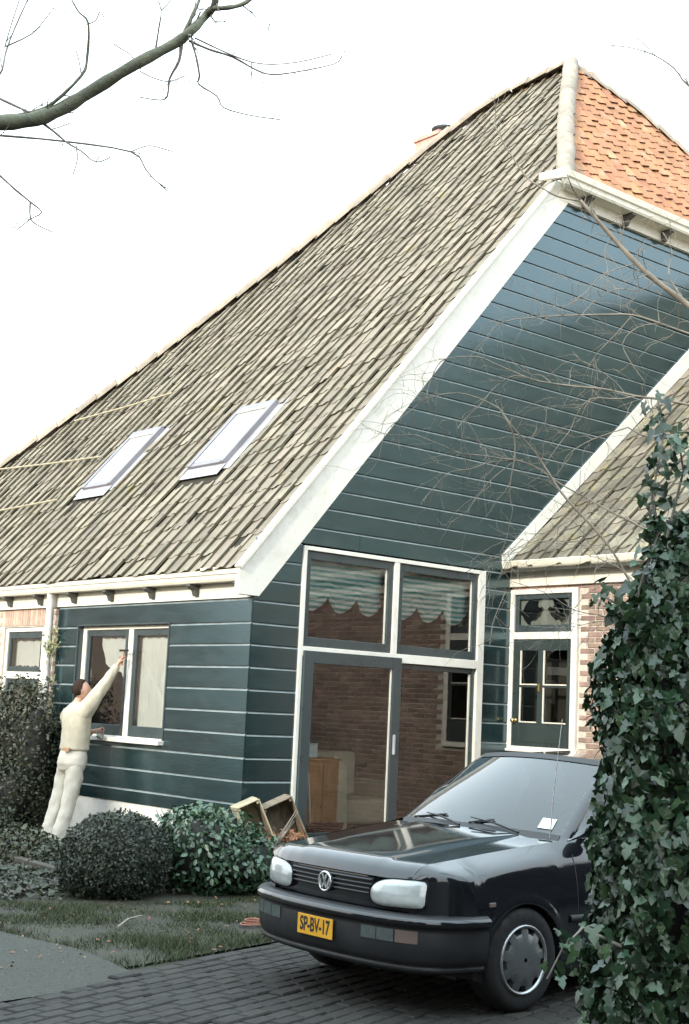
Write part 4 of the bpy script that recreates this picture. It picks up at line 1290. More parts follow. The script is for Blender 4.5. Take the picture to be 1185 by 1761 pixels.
# cowl and dashboard
MB().grid([[C(1.10+.10*t*t, .70*t, .895) for t in np.linspace(-1, 1, 13)], [C(1.30+.05*t*t, .70*t, .925) for t in np.linspace(-1, 1, 13)]]).build('cowl', INK, car)
mb = MB().box((1.25, -.66, .70), (1.62, .66, .93))
mb.build('dashboard', SEAT, car, bevel=0.03)
mb = MB().tube([C(1.78+.06*math.sin(a), .34+.18*math.cos(a), .92+.17*math.sin(a)) for a in np.linspace(0, 2*PI, 29)], .014, 8)
mb.obox(Vector(C(1.77, .34, .92)), Vector((0, .17, 0)), Vector((.008, 0, 0)), Vector((0, 0, .03)))
mb.build('steering_wheel', TRIM, car)
for s in (1, -1):
    se = MB().box((2.05, -s*.34-.24, .35), (2.55, -s*.34+.24, .58)).build('seat', SEAT, car, bevel=0.05)
    MB().obox(Vector(C(2.56, s*.34, .82)), Vector((.06, 0, .0)), Vector((0, .23, 0)), Vector((.07, 0, .28))).build('backrest', SEAT, se, bevel=0.05)
    MB().obox(Vector(C(2.66, s*.34, 1.20)), Vector((.045, 0, 0)), Vector((0, .13, 0)), Vector((.01, 0, .085))).build('headrest', SEAT, se, bevel=0.035)
MB().box((3.0, -.6, .35), (3.25, .6, 1.0)).build('seat', SEAT, car, bevel=0.05)
# wipers, aerial, permit on the screen, washer line
for t0, t1 in ((-.62, -.02), (.02, .62)):
    a = Vector(ws_pt(.0, t1*1.05))+Vector((-.03, 0, .012)); b = Vector(ws_pt(.10, t0*1.05))+Vector((-.012, 0, .014))
    wpr = MB().tube([a, a+(b-a)*.5+Vector((-.006, 0, .012)), b], [.008, .006, .004], 6).build('wiper', TRIM, car)
    p = Vector(ws_pt(.05, t0*1.35))+Vector((-.006, 0, .006)); q = Vector(ws_pt(.12, t0*.55+t1*.45))+Vector((-.006, 0, .006))
    MB().tube([p, q], .006, 5).build('wiper_blade', INK, wpr)
an = Vector(C(1.20, .672, .945))
MB().tube([an, an+Vector((.02, 0, .25)), an+Vector((.085, 0, .70))], [.004, .003, .0018], 6).build('aerial', CHROME, car)
pp = [Vector(ws_pt(f, t))+Vector((-.004, 0, .004)) for f, t in ((.10, .76), (.10, .90), (.225, .90), (.225, .76))]
MB().add(pp, [(0, 1, 2, 3)]).build('windscreen_permit', M('permit_paper', (0.78, 0.80, 0.72), 0.6, var=0.05), car)

# wheels
def wheel(u, sgn):
    wc = C(u, 0, 0)
    cy = -sgn*.745
    o_ = -sgn                       # outward direction along local y
    rt_ = .302
    def lat(prof): return [(r, o_*h) for r, h in prof]
    t = MB().lathe(lat([(.18, -.10), (.255, -.10), (.276, -.085), (.288, -.06), (.288, .05), (.277, .078), (.252, .092), (.20, .088), (.185, .082)]), (u, cy, rt_-.002), 'Y', 44)
    ty = t.build('wheel', RUBBER, car)
    MB().lathe(lat([(.0, .045), (.197, .045), (.205, .07)]), (u, cy, rt_-.002), 'Y', 36).build('rim', TRIM, ty)
    MB().lathe(lat([(.173, .086), (.179, .097), (.186, .099), (.192, .092), (.193, .082)]), (u, cy, rt_-.002), 'Y', 44).build('cover_ring', M('cover_ring_silver', (0.42, 0.43, 0.44), 0.25, metal=0.7) if 'cover_ring_silver' not in bpy.data.materials else bpy.data.materials['cover_ring_silver'], ty)
    # cover: disc with nine openings cut into its edge
    rows = [[], [], [], []]
    N = 108
    def rad(k):
        ph = (k/N*9) % 1.0
        return .175 if ph < .50 else .142
    outer = []; inner = []; hub = []; cen = []
    for k in range(N):
        a = 2*PI*k/N
        R_ = rad(k)
        f = lambda r, h: (u+r*math.cos(a), cy+o_*h, rt_-.002+r*math.sin(a))
        outer.append(f(R_, .084 if R_ > .16 else .090)); inner.append(f(.132, .098)); hub.append(f(.075, .106)); cen.append(f(.012, .104))
    back = []
    for k in range(N):
        a = 2*PI*k/N; R_ = rad(k)
        back.append((u+R_*math.cos(a), cy+o_*.05, rt_-.002+R_*math.sin(a)))
    mb = MB().grid([back, outer], close=True, smooth=False)
    mb.grid([outer, inner, hub, cen], close=True)
    mb.build('wheel_cover', HUB, ty, recalc=True)
for u in WU:
    for sgn in (1, -1): wheel(u, sgn)
# dark liners inside the arches
for u in WU:
    for sgn in (1, -1):
        mb = MB()
        mb.grid([[(u+.33*math.cos(a), -sgn*w, .28+.33*math.sin(a)) for a in np.linspace(-.25, PI+.25, 20)] for w in (.825, .52)])
        mb.add([(u+.34*math.cos(a), -sgn*.52, .28+.34*math.sin(a)) for a in np.linspace(-.25, PI+.25, 20)], [tuple(range(20))])
        mb.build('arch_liner', TRIM, car)

# ================================================================== person cleaning the side window
SKIN = M('skin', (0.52, 0.31, 0.23), 0.55, var=0.06)
SHIRT = M('cream_shirt', (0.47, 0.43, 0.335), 0.9, var=0.08, scale=10, bump=0.25, bscale=25)
TROU = M('off_white_trousers', (0.60, 0.56, 0.475), 0.9, var=0.08, scale=9, bump=0.25, bscale=22, grime=((0.48, 0.45, 0.40), 6))
HAIR = M('brown_hair', (0.030, 0.017, 0.011), 0.75, spec=0.15, var=0.3, scale=60, stretch=(1, 1, 0.2))
SHOE = M('white_shoe', (0.55, 0.54, 0.5), 0.6)
def skin_mesh(name, J, E, root, sub=2, wr=0.0, wf=12.0, seed=0):
    """J: name -> (x, y, z, rx[, ry]); E: pairs of names; grown with a Skin modifier and returned as plain mesh data"""
    names = list(J); idx = {n: i for i, n in enumerate(names)}
    me = bpy.data.meshes.new(name)
    me.from_pydata([J[n][:3] for n in names], [(idx[a], idx[b]) for a, b in E], [])
    o = bpy.data.objects.new(name, me); COL.objects.link(o)
    sk_ = o.modifiers.new('skin', 'SKIN'); sk_.use_smooth_shade = True
    sv = me.skin_vertices[0].data
    for n in names:
        r = J[n][3:]; sv[idx[n]].radius = (r[0], r[1] if len(r) > 1 else r[0])
        sv[idx[n]].use_root = (n == root)
    ss_ = o.modifiers.new('sub', 'SUBSURF'); ss_.levels = sub; ss_.render_levels = sub
    bpy.context.view_layer.update()
    dg = bpy.context.evaluated_depsgraph_get()
    out = bpy.data.meshes.new_from_object(o.evaluated_get(dg))
    bpy.data.objects.remove(o, do_unlink=True); bpy.data.meshes.remove(me)
    if wr:
        for v in out.vertices:
            p = v.co
            k = noise.noise(Vector((p.x*wf, p.y*wf, p.z*wf*0.55+seed)))+0.5*noise.noise(Vector((p.x*wf*2, p.y*wf*2, p.z*wf+seed)))
            v.co = p+v.normal*wr*k
    out.name = name
    out.polygons.foreach_set('use_smooth', np.ones(len(out.polygons), dtype=bool))
    return out
PX, PY = -0.55, 2.65
man = thing('person', 'man in cream shirt and off-white trousers reaching up to clean the side window', 'person', (PX, PY, 0))
def pl_(x, y, z, *r): return (x-PX, y-PY, z, *r)
def hand(J, E, wrist, pre, centre, fwd, side, palm_n, curl):
    """five fingers rooted in the palm"""
    fwd = Vector(fwd).normalized(); side = Vector(side).normalized(); pn = Vector(palm_n).normalized()
    c = Vector(centre)
    J[pre+'palm'] = (*c, .026, .014); E.append((wrist, pre+'palm'))
    for k, (s, L) in enumerate(((-.028, .068), (-.010, .078), (.010, .074), (.027, .058))):
        b = c+fwd*.038+side*s
        m_ = b+(fwd*math.cos(curl)+pn*math.sin(curl))*L*.5
        t = m_+(fwd*math.cos(curl*2.2)+pn*math.sin(curl*2.2))*L*.5
        J[f'{pre}f{k}a'] = (*b, .0095); J[f'{pre}f{k}b'] = (*m_, .0085); J[f'{pre}f{k}c'] = (*t, .007)
        E += [(pre+'palm', f'{pre}f{k}a'), (f'{pre}f{k}a', f'{pre}f{k}b'), (f'{pre}f{k}b', f'{pre}f{k}c')]
    b = c-side*.030+fwd*-.005; m_ = b+(fwd*.6-side*.6+pn*.4).normalized()*.032; t = m_+(fwd*.8+pn*.7).normalized()*.028
    J[pre+'ta'] = (*b, .011); J[pre+'tb'] = (*m_, .009); J[pre+'tc'] = (*t, .0075)
    E += [(pre+'palm', pre+'ta'), (pre+'ta', pre+'tb'), (pre+'tb', pre+'tc')]
J = {}
J['pelvis'] = pl_(-.455, 2.65, .97, .125, .095)
J['waist'] = pl_(-.435, 2.65, 1.12, .115, .085)
J['chest'] = pl_(-.435, 2.65, 1.34, .14, .10)
J['upper'] = pl_(-.445, 2.65, 1.49, .12, .085)
J['neck'] = pl_(-.445, 2.635, 1.585, .055)
J['skull'] = pl_(-.44, 2.625, 1.66, .06)
J['rsh'] = pl_(-.405, 2.485, 1.545, .062); J['relb'] = pl_(-.245, 2.425, 1.80, .043); J['rwri'] = pl_(-.105, 2.385, 2.045, .028)
J['lsh'] = pl_(-.455, 2.83, 1.475, .062); J['lelb'] = pl_(-.31, 2.90, 1.215, .044); J['lwri'] = pl_(-.175, 2.71, 1.265, .028)
J['rhip'] = pl_(-.46, 2.565, .90, .085); J['rknee'] = pl_(-.50, 2.545, .50, .056); J['rank'] = pl_(-.635, 2.55, .09, .038); J['rtoe'] = pl_(-.50, 2.53, .03, .035)
J['lhip'] = pl_(-.47, 2.745, .90, .085); J['lknee'] = pl_(-.55, 2.755, .50, .056); J['lank'] = pl_(-.69, 2.755, .09, .038); J['ltoe'] = pl_(-.555, 2.76, .03, .035)
E = [('pelvis', 'waist'), ('waist', 'chest'), ('chest', 'upper'), ('upper', 'neck'), ('neck', 'skull'), ('upper', 'rsh'), ('rsh', 'relb'), ('relb', 'rwri'),
     ('upper', 'lsh'), ('lsh', 'lelb'), ('lelb', 'lwri'), ('pelvis', 'rhip'), ('rhip', 'rknee'), ('rknee', 'rank'), ('rank', 'rtoe'), ('pelvis', 'lhip'), ('lhip', 'lknee'), ('lknee', 'lank'), ('lank', 'ltoe')]
hand(J, E, 'rwri', 'r', pl_(-.083, 2.378, 2.095), (.3, -.05, .9), (.05, 1, .05), (.9, 0, -.3), 0.9)
hand(J, E, 'lwri', 'l', pl_(-.135, 2.672, 1.285), (.8, -.55, .1), (-.1, -.1, 1), (-.5, -.8, 0), 0.7)
bme = skin_mesh('body', J, E, 'pelvis')
# head: an egg with brow, nose, lips, chin and ears, joined to the neck
hd = MB()
hc = Vector(pl_(-.425, 2.612, 1.735)[:3])
hf = Vector((.84, -.45, .28)).normalized(); hs = hf.cross(Vector((0, 0, 1))).normalized(); hu = hs.cross(hf)
def head_pt(th_, ph, grow=1.0):
    """th_ 0 top..pi bottom, ph 0 = face"""
    x, y, z = math.sin(th_)*math.cos(ph), math.sin(th_)*math.sin(ph), math.cos(th_)
    r = Vector((x*.098, y*.076, z*.118))
    if z < 0: r.x *= 1+.10*z; r.y *= 1+.28*z
    if z < 0 and x < 0: r.x *= 1+.25*z
    f = math.exp(-(ph/.16)**2) if abs(ph) < 1 else 0
    r.x += .024*f*math.exp(-((z+.18)/.13)**2)              # nose
    r.x += .008*math.exp(-(ph/.5)**2)*math.exp(-((z-.12)/.08)**2)   # brow
    r.x -= .009*math.exp(-((abs(ph)-.38)/.16)**2)*math.exp(-((z-.0)/.07)**2)   # eye sockets
    r.x += .006*math.exp(-(ph/.28)**2)*math.exp(-((z+.52)/.06)**2)  # lips
    r.x += .010*math.exp(-(ph/.35)**2)*math.exp(-((z+.86)/.12)**2)  # chin
    r.y += math.copysign(.016, y)*math.exp(-((abs(ph)-1.62)/.10)**2)*math.exp(-((z+.08)/.20)**2) if abs(y) > .3 else 0   # ears
    r *= grow
    return hc+hf*r.x+hs*r.y+hu*r.z
hd.grid([[head_pt(a, b) for b in np.linspace(-PI, PI, 49)] for a in np.linspace(0.02, PI-.02, 30)])
bm = bmesh.new(); bm.from_mesh(bme); t_ = hd.mesh('tmp', SKIN); bm.from_mesh(t_)
for f in bm.faces: f.smooth = True
bm.to_mesh(bme); bm.free(); bpy.data.meshes.remove(t_)
bme.materials.clear(); bme.materials.append(SKIN)
link(bpy.data.objects.new('body', bme), man)
hr = MB()
def hair_edge(ph):      # how far down the hair reaches
    a = abs(ph)
    return 0.62+0.25*a if a < 1.2 else (0.92+1.05*min(1, (a-1.2)/.7))
rows = []
for k in range(12):
    rows.append([head_pt(0.02+(hair_edge(b)-.02)*k/11, b, 1.0+(.10 if k < 10 else .07)+.035*noise.noise(Vector((b*3, k*.6, 1)))) for b in np.linspace(-PI, PI, 41)])
rows.append([head_pt(hair_edge(b), b, 0.97) for b in np.linspace(-PI, PI, 41)])
hr.grid(rows).build('hair', HAIR, man)
for s in (-1, 1):
    e = head_pt(PI/2, s*.38)-hf*.002
    MB().lathe([(0, -.008), (.006, -.005), (.008, 0), (.006, .005), (0, .008)], e, 'Z', 8).build('eye', M('eye', (0.06, 0.04, 0.03), 0.2) if s < 0 else bpy.data.materials['eye'], man)
# shirt and trousers: lofted cloth with folds
def cloth(mb, secs, n=36, e1=Vector((-.17, .985, 0)), e2=Vector((.985, .17, 0)), fold=.012, seed=0.0, stretch=(9, 9, 5)):
    """secs: (x, y, z, half-width across, half-depth); extra rows are interpolated between"""
    S_ = np.array(secs, float); k = len(S_)
    tt_ = np.linspace(0, k-1, (k-1)*5+1)
    rows = []
    for t in tt_:
        x, y, z, aa, bb = (np.interp(t, range(k), S_[:, c]) for c in range(5))
        row = []
        for q in range(n):
            an = 2*PI*q/n
            d = e1*math.cos(an)*aa+e2*math.sin(an)*bb
            p = Vector((x, y, z))+d
            w = noise.noise(Vector((p.x*stretch[0], p.y*stretch[1], p.z*stretch[2]+seed)))+.55*noise.noise(Vector((p.x*18, p.y*18, p.z*11+seed)))
            row.append(tuple(p+d.normalized()*fold*w))
        rows.append(row)
    return mb.grid(rows, close=True)
def limb_cloth(mb, pts, radii, fold=.010, seed=0.0, n=20):
    P_ = [Vector(p) for p in pts]; m = (len(P_)-1)*7+1
    cen = []; rr_ = []
    for t in np.linspace(0, len(P_)-1, m):
        i = min(int(t), len(P_)-2); f = t-i
        cen.append(P_[i].lerp(P_[i+1], f)); rr_.append(radii[i]+(radii[i+1]-radii[i])*f)
    rows = []
    for i, c in enumerate(cen):
        t = (cen[min(i+1, m-1)]-cen[max(i-1, 0)]).normalized()
        a_ = t.cross(Vector((.3, .8, .1))).normalized(); b_ = t.cross(a_)
        row = []
        for q in range(n):
            an = 2*PI*q/n; d = a_*math.cos(an)+b_*math.sin(an)
            w = noise.noise(Vector((c.x*6+d.x*1.6, c.y*6+d.y*1.6, c.z*9+seed)))+.7*noise.noise(Vector((d.x*2.5, d.y*2.5+c.z*5, c.z*14+seed*2)))
            row.append(tuple(c+d*(rr_[i]+fold*w)))
        rows.append(row)
    mb.grid(rows, close=True)
    mb.add(rows[0], [tuple(range(n))]); mb.add(rows[-1], [tuple(range(n))])
    return mb
shm = MB()
cloth(shm, [pl_(-.445, 2.65, 1.035, .158, .120), pl_(-.44, 2.65, 1.06, .188, .150), pl_(-.435, 2.65, 1.15, .186, .148), pl_(-.435, 2.65, 1.28, .190, .142), pl_(-.44, 2.65, 1.40, .203, .138),
            pl_(-.445, 2.648, 1.48, .205, .128), pl_(-.45, 2.645, 1.535, .150, .105), pl_(-.45, 2.64, 1.575, .090, .080), pl_(-.448, 2.635, 1.60, .066, .064)], fold=.014)
limb_cloth(shm, [pl_(-.43, 2.54, 1.46), pl_(-.385, 2.475, 1.575), pl_(-.32, 2.45, 1.69), pl_(-.245, 2.425, 1.80), pl_(-.175, 2.403, 1.925), pl_(-.115, 2.388, 2.03)], [.10, .098, .080, .068, .055, .040], fold=.009)
limb_cloth(shm, [pl_(-.45, 2.78, 1.46), pl_(-.44, 2.85, 1.42), pl_(-.38, 2.885, 1.30), pl_(-.31, 2.90, 1.215), pl_(-.25, 2.82, 1.235), pl_(-.19, 2.73, 1.262)], [.095, .090, .076, .066, .055, .042], fold=.008, seed=4)
shm.build('shirt', SHIRT, man)
trm = MB()
cloth(trm, [pl_(-.445, 2.65, 1.085, .160, .122), pl_(-.447, 2.65, 1.05, .166, .128), pl_(-.455, 2.65, .97, .186, .152), pl_(-.462, 2.65, .90, .192, .155), pl_(-.468, 2.652, .83, .180, .130), pl_(-.47, 2.652, .78, .10, .07)], fold=.008, seed=7)
for y, dx, sd_ in ((2.558, 0, 1.0), (2.748, -.035, 5.0)):
    limb_cloth(trm, [pl_(-.462+dx*.2, y+(.008 if y < 2.6 else -.008), .92), pl_(-.475+dx*.5, y, .74), pl_(-.50+dx*.8, y, .56), pl_(-.535+dx, y, .40), pl_(-.585+dx, y, .22), pl_(-.625+dx, y, .075), pl_(-.632+dx, y, .045)],
               [.102, .100, .090, .083, .078, .079, .074], fold=.013, seed=sd_)
trm.build('trousers', TROU, man)
for y, dx in ((2.55, 0), (2.755, -.035)):
    MB().obox((-.585+dx-PX, y-PY, .035), (.13, 0, 0), (0, .045, 0), (0, 0, .035)).build('shoe', SHOE, man, bevel=0.02)
MB().obox((-.60-PX, 2.56-PY, 1.06), (.012, .01, 0), (-.02, .035, 0), (0, 0, .02)).build('leather_patch', M('tan_leather', (0.45, 0.27, 0.16), 0.7), man)
sq = thing('squeegee', 'window squeegee with orange handle held up against the side window', 'squeegee', (-.06, 2.365, 2.10))
MB().tube([(-.005, .0, -.06), (.012, -.005, .10)], .011, 8).build('handle', M('orange_handle', (0.50, 0.18, 0.07), 0.5), sq)
MB().box((.004, -.09, .10), (.022, .09, .125)).build('blade', RUBBER, sq)
cl = thing('cleaning_cloth', 'grey cleaning cloth held low against the window sill', 'cloth', (-.12, 2.64, 1.25))
rows = []
for i in range(8):
    rows.append([(-.05+.10*i/7+.01*math.sin(k*2), -.035+.075*k/7+.012*math.sin(i*1.3), -.06+.09*k/7*0.9+.02*math.sin(i+k*1.4)) for k in range(8)])
MB().grid(rows).build('fabric', M('grey_cloth', (0.34, 0.33, 0.30), 0.95), cl)

# ================================================================== foliage
def leaf_shape(kind):
    if kind == 'ivy':       # five-lobed, folded along the midrib
        P = [(0, 0, 0), (.34, -.16, .10), (.50, .14, .06), (.27, .30, .10), (.30, .60, .02), (0, 1.0, -.16), (-.30, .60, .02), (-.27, .30, .10), (-.50, .14, .06), (-.34, -.16, .10), (0, .40, .03)]
        F = [(10, 0, 1), (10, 1, 2), (10, 2, 3), (10, 3, 4), (10, 4, 5), (10, 5, 6), (10, 6, 7), (10, 7, 8), (10, 8, 9), (10, 9, 0)]
    elif kind == 'oval':
        P = [(0, 0, 0), (.26, .32, .07), (.22, .70, .06), (0, 1, -.03), (-.22, .70, .06), (-.26, .32, .07), (0, .5, 0)]
        F = [(6, 0, 1), (6, 1, 2), (6, 2, 3), (6, 3, 4), (6, 4, 5), (6, 5, 0)]
    else:
        P = [(0, 0, 0), (.3, .5, .06), (0, 1, 0), (-.3, .5, .06)]
        F = [(0, 1, 2), (0, 2, 3)]
    return np.array(P, float), np.array(F)
def leaf_frames(rng, Nn, droop=0.5, jit=0.6):
    """orthonormal frames: leaf plane normal near Nn, tip tending downwards"""
    n = len(Nn)
    N = Nn+rng.normal(0, jit, (n, 3)); N /= np.linalg.norm(N, axis=1, keepdims=True)
    tip = rng.normal(0, 1-droop, (n, 3))+np.array([0, 0, -droop*1.3])
    tip -= (tip*N).sum(1, keepdims=True)*N; tip /= np.linalg.norm(tip, axis=1, keepdims=True)+1e-9
    X = np.cross(tip, N)
    return X, tip, N
def leaves(name, P, Nn, size, kind, mat, parent, rng, droop=0.5, jit=0.6, spread=0.35, st='stuff', off=(0, 0, 0)):
    base, F = leaf_shape(kind)
    X, T, N = leaf_frames(rng, Nn, droop, jit)
    s = size*rng.uniform(1-spread, 1+spread, len(P))
    V = P[:, None, :]+s[:, None, None]*(base[None, :, 0:1]*X[:, None, :]+base[None, :, 1:2]*T[:, None, :]+base[None, :, 2:3]*N[:, None, :])
    k = len(base)
    FF = (F[None]+(np.arange(len(P))*k)[:, None, None]).reshape(-1, 3)
    return np_mesh(name, V.reshape(-1, 3), FF, mat, parent, st, off=off)
def blob_points(rng, n, blobs, depth=0.25, bump=0.18):
    """points near the surface of overlapping ellipsoids, with outward normals"""
    w = np.array([(b[3]*b[4]+b[4]*b[5]+b[3]*b[5]) for b in blobs]); w /= w.sum()
    which = rng.choice(len(blobs), n, p=w)
    B = np.array(blobs)[which]
    d = rng.normal(0, 1, (n, 3)); d /= np.linalg.norm(d, axis=1, keepdims=True)
    lump = np.array([1+bump*noise.noise(Vector((x*3+b*5, y*3, z*3))) for (x, y, z), b in zip(d, which)])
    rr = lump*(1-depth*rng.random(n)**2)
    P = B[:, :3]+d*B[:, 3:6]*rr[:, None]
    N = d/B[:, 3:6]; N /= np.linalg.norm(N, axis=1, keepdims=True)
    return P, N
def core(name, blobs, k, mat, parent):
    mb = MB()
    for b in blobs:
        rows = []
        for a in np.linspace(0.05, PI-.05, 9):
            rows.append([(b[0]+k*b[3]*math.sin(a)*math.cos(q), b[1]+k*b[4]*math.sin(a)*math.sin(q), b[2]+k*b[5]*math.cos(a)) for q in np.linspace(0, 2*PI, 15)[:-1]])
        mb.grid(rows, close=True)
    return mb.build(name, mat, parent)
BOXL = M('box_leaf', (0.024, 0.034, 0.022), 0.6, var=0, rnd=0.45, hue=0.02)
LAUR = M('shrub_leaf', (0.032, 0.072, 0.036), 0.40, spec=0.7, var=0, rnd=0.5, hue=0.03)
IVYM = M('ivy_leaf', (0.027, 0.058, 0.025), 0.33, spec=0.6, var=0, rnd=0.65, hue=0.04, trans=0.12)
IVYL = M('young_ivy_leaf', (0.06, 0.13, 0.055), 0.4, spec=0.6, var=0, rnd=0.3, hue=0.03, trans=0.2)
HEDG = M('hedge_leaf', (0.030, 0.037, 0.017), 0.5, var=0, rnd=0.5, hue=0.03)
EVER = M('evergreen_leaf', (0.035, 0.045, 0.030), 0.6, var=0, rnd=0.4)
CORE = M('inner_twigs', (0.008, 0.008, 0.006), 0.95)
BARK = M('grey_bark', (0.20, 0.18, 0.15), 0.85, var=0.2, scale=12, bump=0.5)
PALEB = M('pale_twig_bark', (0.22, 0.19, 0.15), 0.8, var=0.2, scale=10, bump=0.2)
GREENB = M('green_algae_bark', (0.165, 0.175, 0.120), 0.85, var=0.25, scale=10, bump=0.5, bscale=50, grime=((0.08, 0.075, 0.06), 7))
rng = np.random.default_rng(21)

# clipped ball
bl = thing('clipped_bush', 'dark clipped ball-shaped bush on the lawn edge in front of the man', 'bush', (-2.13, -1.12, 0))
B = [(0, 0, .31, .47, .47, .38), (-.05, .02, .2, .45, .44, .26)]
P, N = blob_points(rng, 22000, B, 0.16, 0.10)
P[:, 2] = np.maximum(P[:, 2], .015)
leaves('foliage', P, N, .030, 'diamond', BOXL, bl, rng, 0.1, 0.8)
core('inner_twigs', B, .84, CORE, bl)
MB().tube([(0, 0, -.02), (0.01, 0, .2)], .035, 8).build('stem', BARK, bl)
# leafy shrub
sh = thing('leafy_shrub', 'low glossy green shrub growing under the boarded corner beside the crates', 'shrub', (-.85, -.95, 0))
B = [(-.45, -.18, .32, .46, .48, .40), (-.05, .02, .33, .40, .44, .36), (.42, .02, .10, .42, .36, .24), (-.1, -.45, .22, .5, .35, .26), (.40, -.25, .10, .48, .38, .24), (-.2, .25, .46, .3, .3, .26)]
P, N = blob_points(rng, 9000, B, 0.30, 0.30)
P[:, 2] = np.maximum(P[:, 2], .02)
leaves('foliage', P, N, .058, 'oval', LAUR, sh, rng, 0.35, 0.7)
core('inner_twigs', B, .74, CORE, sh)
mb = MB()
for k in range(16):
    a = rng.uniform(0, 6.28); x, y = .5*math.cos(a), .3*math.sin(a)
    mb.tube([(x*.5, y*.5, 0), (x, y, .3), (x*1.5, y*1.5, .55+.15*rng.random())], [.012, .008, .003], 5)
mb.build('stem', BARK, sh)['kind'] = 'stuff'
# hedge by the brick wall
hg = thing('hedge', 'tall dark hedge left of the drainpipe below the pale window', 'hedge', (-.65, 5.4, 0))
B = []
for k in range(9):
    y = -1.6+k*.36
    B += [(0.33, y, .95, .30, .36, .90+.04*math.sin(k*2)), (.20, y+.1, .45, .40, .4, .5)]
P, N = blob_points(rng, 34000, B, 0.30, 0.25)
P[:, 2] = np.maximum(P[:, 2], .02)
leaves('foliage', P, N, .045, 'oval', HEDG, hg, rng, 0.2, 0.8)
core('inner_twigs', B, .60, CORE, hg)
mb = MB()
for k in range(24):
    y = rng.uniform(-1.6, 1.6); x = rng.uniform(.2, .4)
    mb.tube([(x, y, 0), (x*1.05, y+rng.uniform(-.1, .1), .9), (x*1.1, y+rng.uniform(-.2, .2), 1.7)], [.016, .011, .004], 5)
mb.build('stem', BARK, hg)['kind'] = 'stuff'
# low plants at the hedge foot
lp = thing('low_plant', 'low dark ground plant at the foot of the hedge beside the man', 'plant', (-1.35, 2.6, 0))
B = [(-.1, -.1, .10, .45, .6, .18), (.1, .9, .2, .5, .6, .36), (-.35, -.9, .12, .5, .6, .20), (-.2, -1.5, .08, .45, .5, .15)]
P, N = blob_points(rng, 6500, B, .5, .3); P[:, 2] = np.maximum(P[:, 2], .01)
leaves('foliage', P, N, .05, 'oval', HEDG, lp, rng, 0.2, 0.8)
gc = np.stack([rng.uniform(-3.4, .2, 9000), rng.uniform(-1.5, 2.6, 9000), rng.uniform(.0, .07, 9000)], 1)
gc = gc[[in_poly(p[0], p[1], [(-3.3, -1.15), (-2.6, -1.3), (.1, -1.4), (.2, -.1), (-.3, 2.4), (-2.6, 2.6)]) for p in gc]]
leaves('ground_cover', gc, np.tile([[0, -.2, 1.]], (len(gc), 1)), .05, 'oval', HEDG, None, rng, .1, .6)
tag(bpy.data.objects['ground_cover'], 'low dark ground cover over the soil of the garden bed', 'ground cover', kind='stuff')
# climber on the drainpipe
cp = thing('climbing_plant', 'thin yellowish climbing plant on the drainpipe against the green boards', 'climber', (-.08, 4.0, 0))
mb = MB(); tips = []
for k in range(5):
    pts = []
    for j in range(9):
        z = .05+j*.30
        pts.append((.02*math.sin(j+k)-.01, .05*math.sin(j*.8+k*2)-.03*k+.05, z))
    mb.tube(pts, [.007-.0006*j for j in range(9)], 5)
    tips += pts[2:]
mb.build('stem', BARK, cp)['kind'] = 'stuff'
T = np.array(tips); P = T[rng.integers(0, len(T), 130)]+rng.normal(0, .05, (130, 3))
P2 = np.array([(-.05, -.06, 2.30)])+rng.normal(0, .055, (60, 3)); P = np.concatenate([P, P2])
P[:, 0] = np.minimum(P[:, 0], .03)
leaves('foliage', P, np.tile([[-1, -.3, .3]], (len(P), 1)), .045, 'oval', M('yellow_green_leaf', (0.22, 0.24, 0.09), 0.5, var=0, rnd=0.4, trans=0.2), cp, rng, 0.4, 0.5)

# ---- ivy column at the right, nearer than the car
ER = np.array((.757, -.652, 0)); EF = np.array((.652, .757, 0))
IB = np.array((-3.50, -8.13, 0))
ivy = thing('ivy', 'tall ivy column with glossy dark lobed leaves in front of the car', 'ivy', tuple(IB))
def ivy_hull(n):
    """surface of an upright rounded slab with a ragged outline"""
    ang = rng.uniform(0, 2*PI, n); z = rng.uniform(0.0, 1.0, n)**0.9*2.58
    left = np.interp(z, [0, .25, .5, .8, 1.1, 1.35, 1.6, 2.0, 2.3, 2.6], [.58, .58, .59, .57, .58, .62, .67, .63, .52, .38])
    wob = np.array([noise.noise(Vector((math.cos(a)*2, math.sin(a)*2, q*2.3))) for a, q in zip(ang, z)])
    rx = left*(1+.16*wob); ry = .36*(1+.25*wob)*np.interp(z, [0, 2, 2.6], [1, 1, .5])
    k = 1-.28*rng.random(n)**1.6
    c, s = np.cos(ang), np.sin(ang)
    lx = np.sign(c)*np.abs(c)**.6*rx*k+.10*(z/2.6)+.10*np.clip((z-1.7)/.9, 0, 1)**1.3; ly = np.sign(s)*np.abs(s)**.6*ry*k
    P = lx[:, None]*ER+ly[:, None]*EF; P[:, 2] = z
    N = (c/np.maximum(rx, .1))[:, None]*ER+(s/np.maximum(ry, .1))[:, None]*EF
    N[:, 2] = .5+.8*(z > 2.3); N /= np.linalg.norm(N, axis=1, keepdims=True)
    return P, N
P, N = ivy_hull(13000)
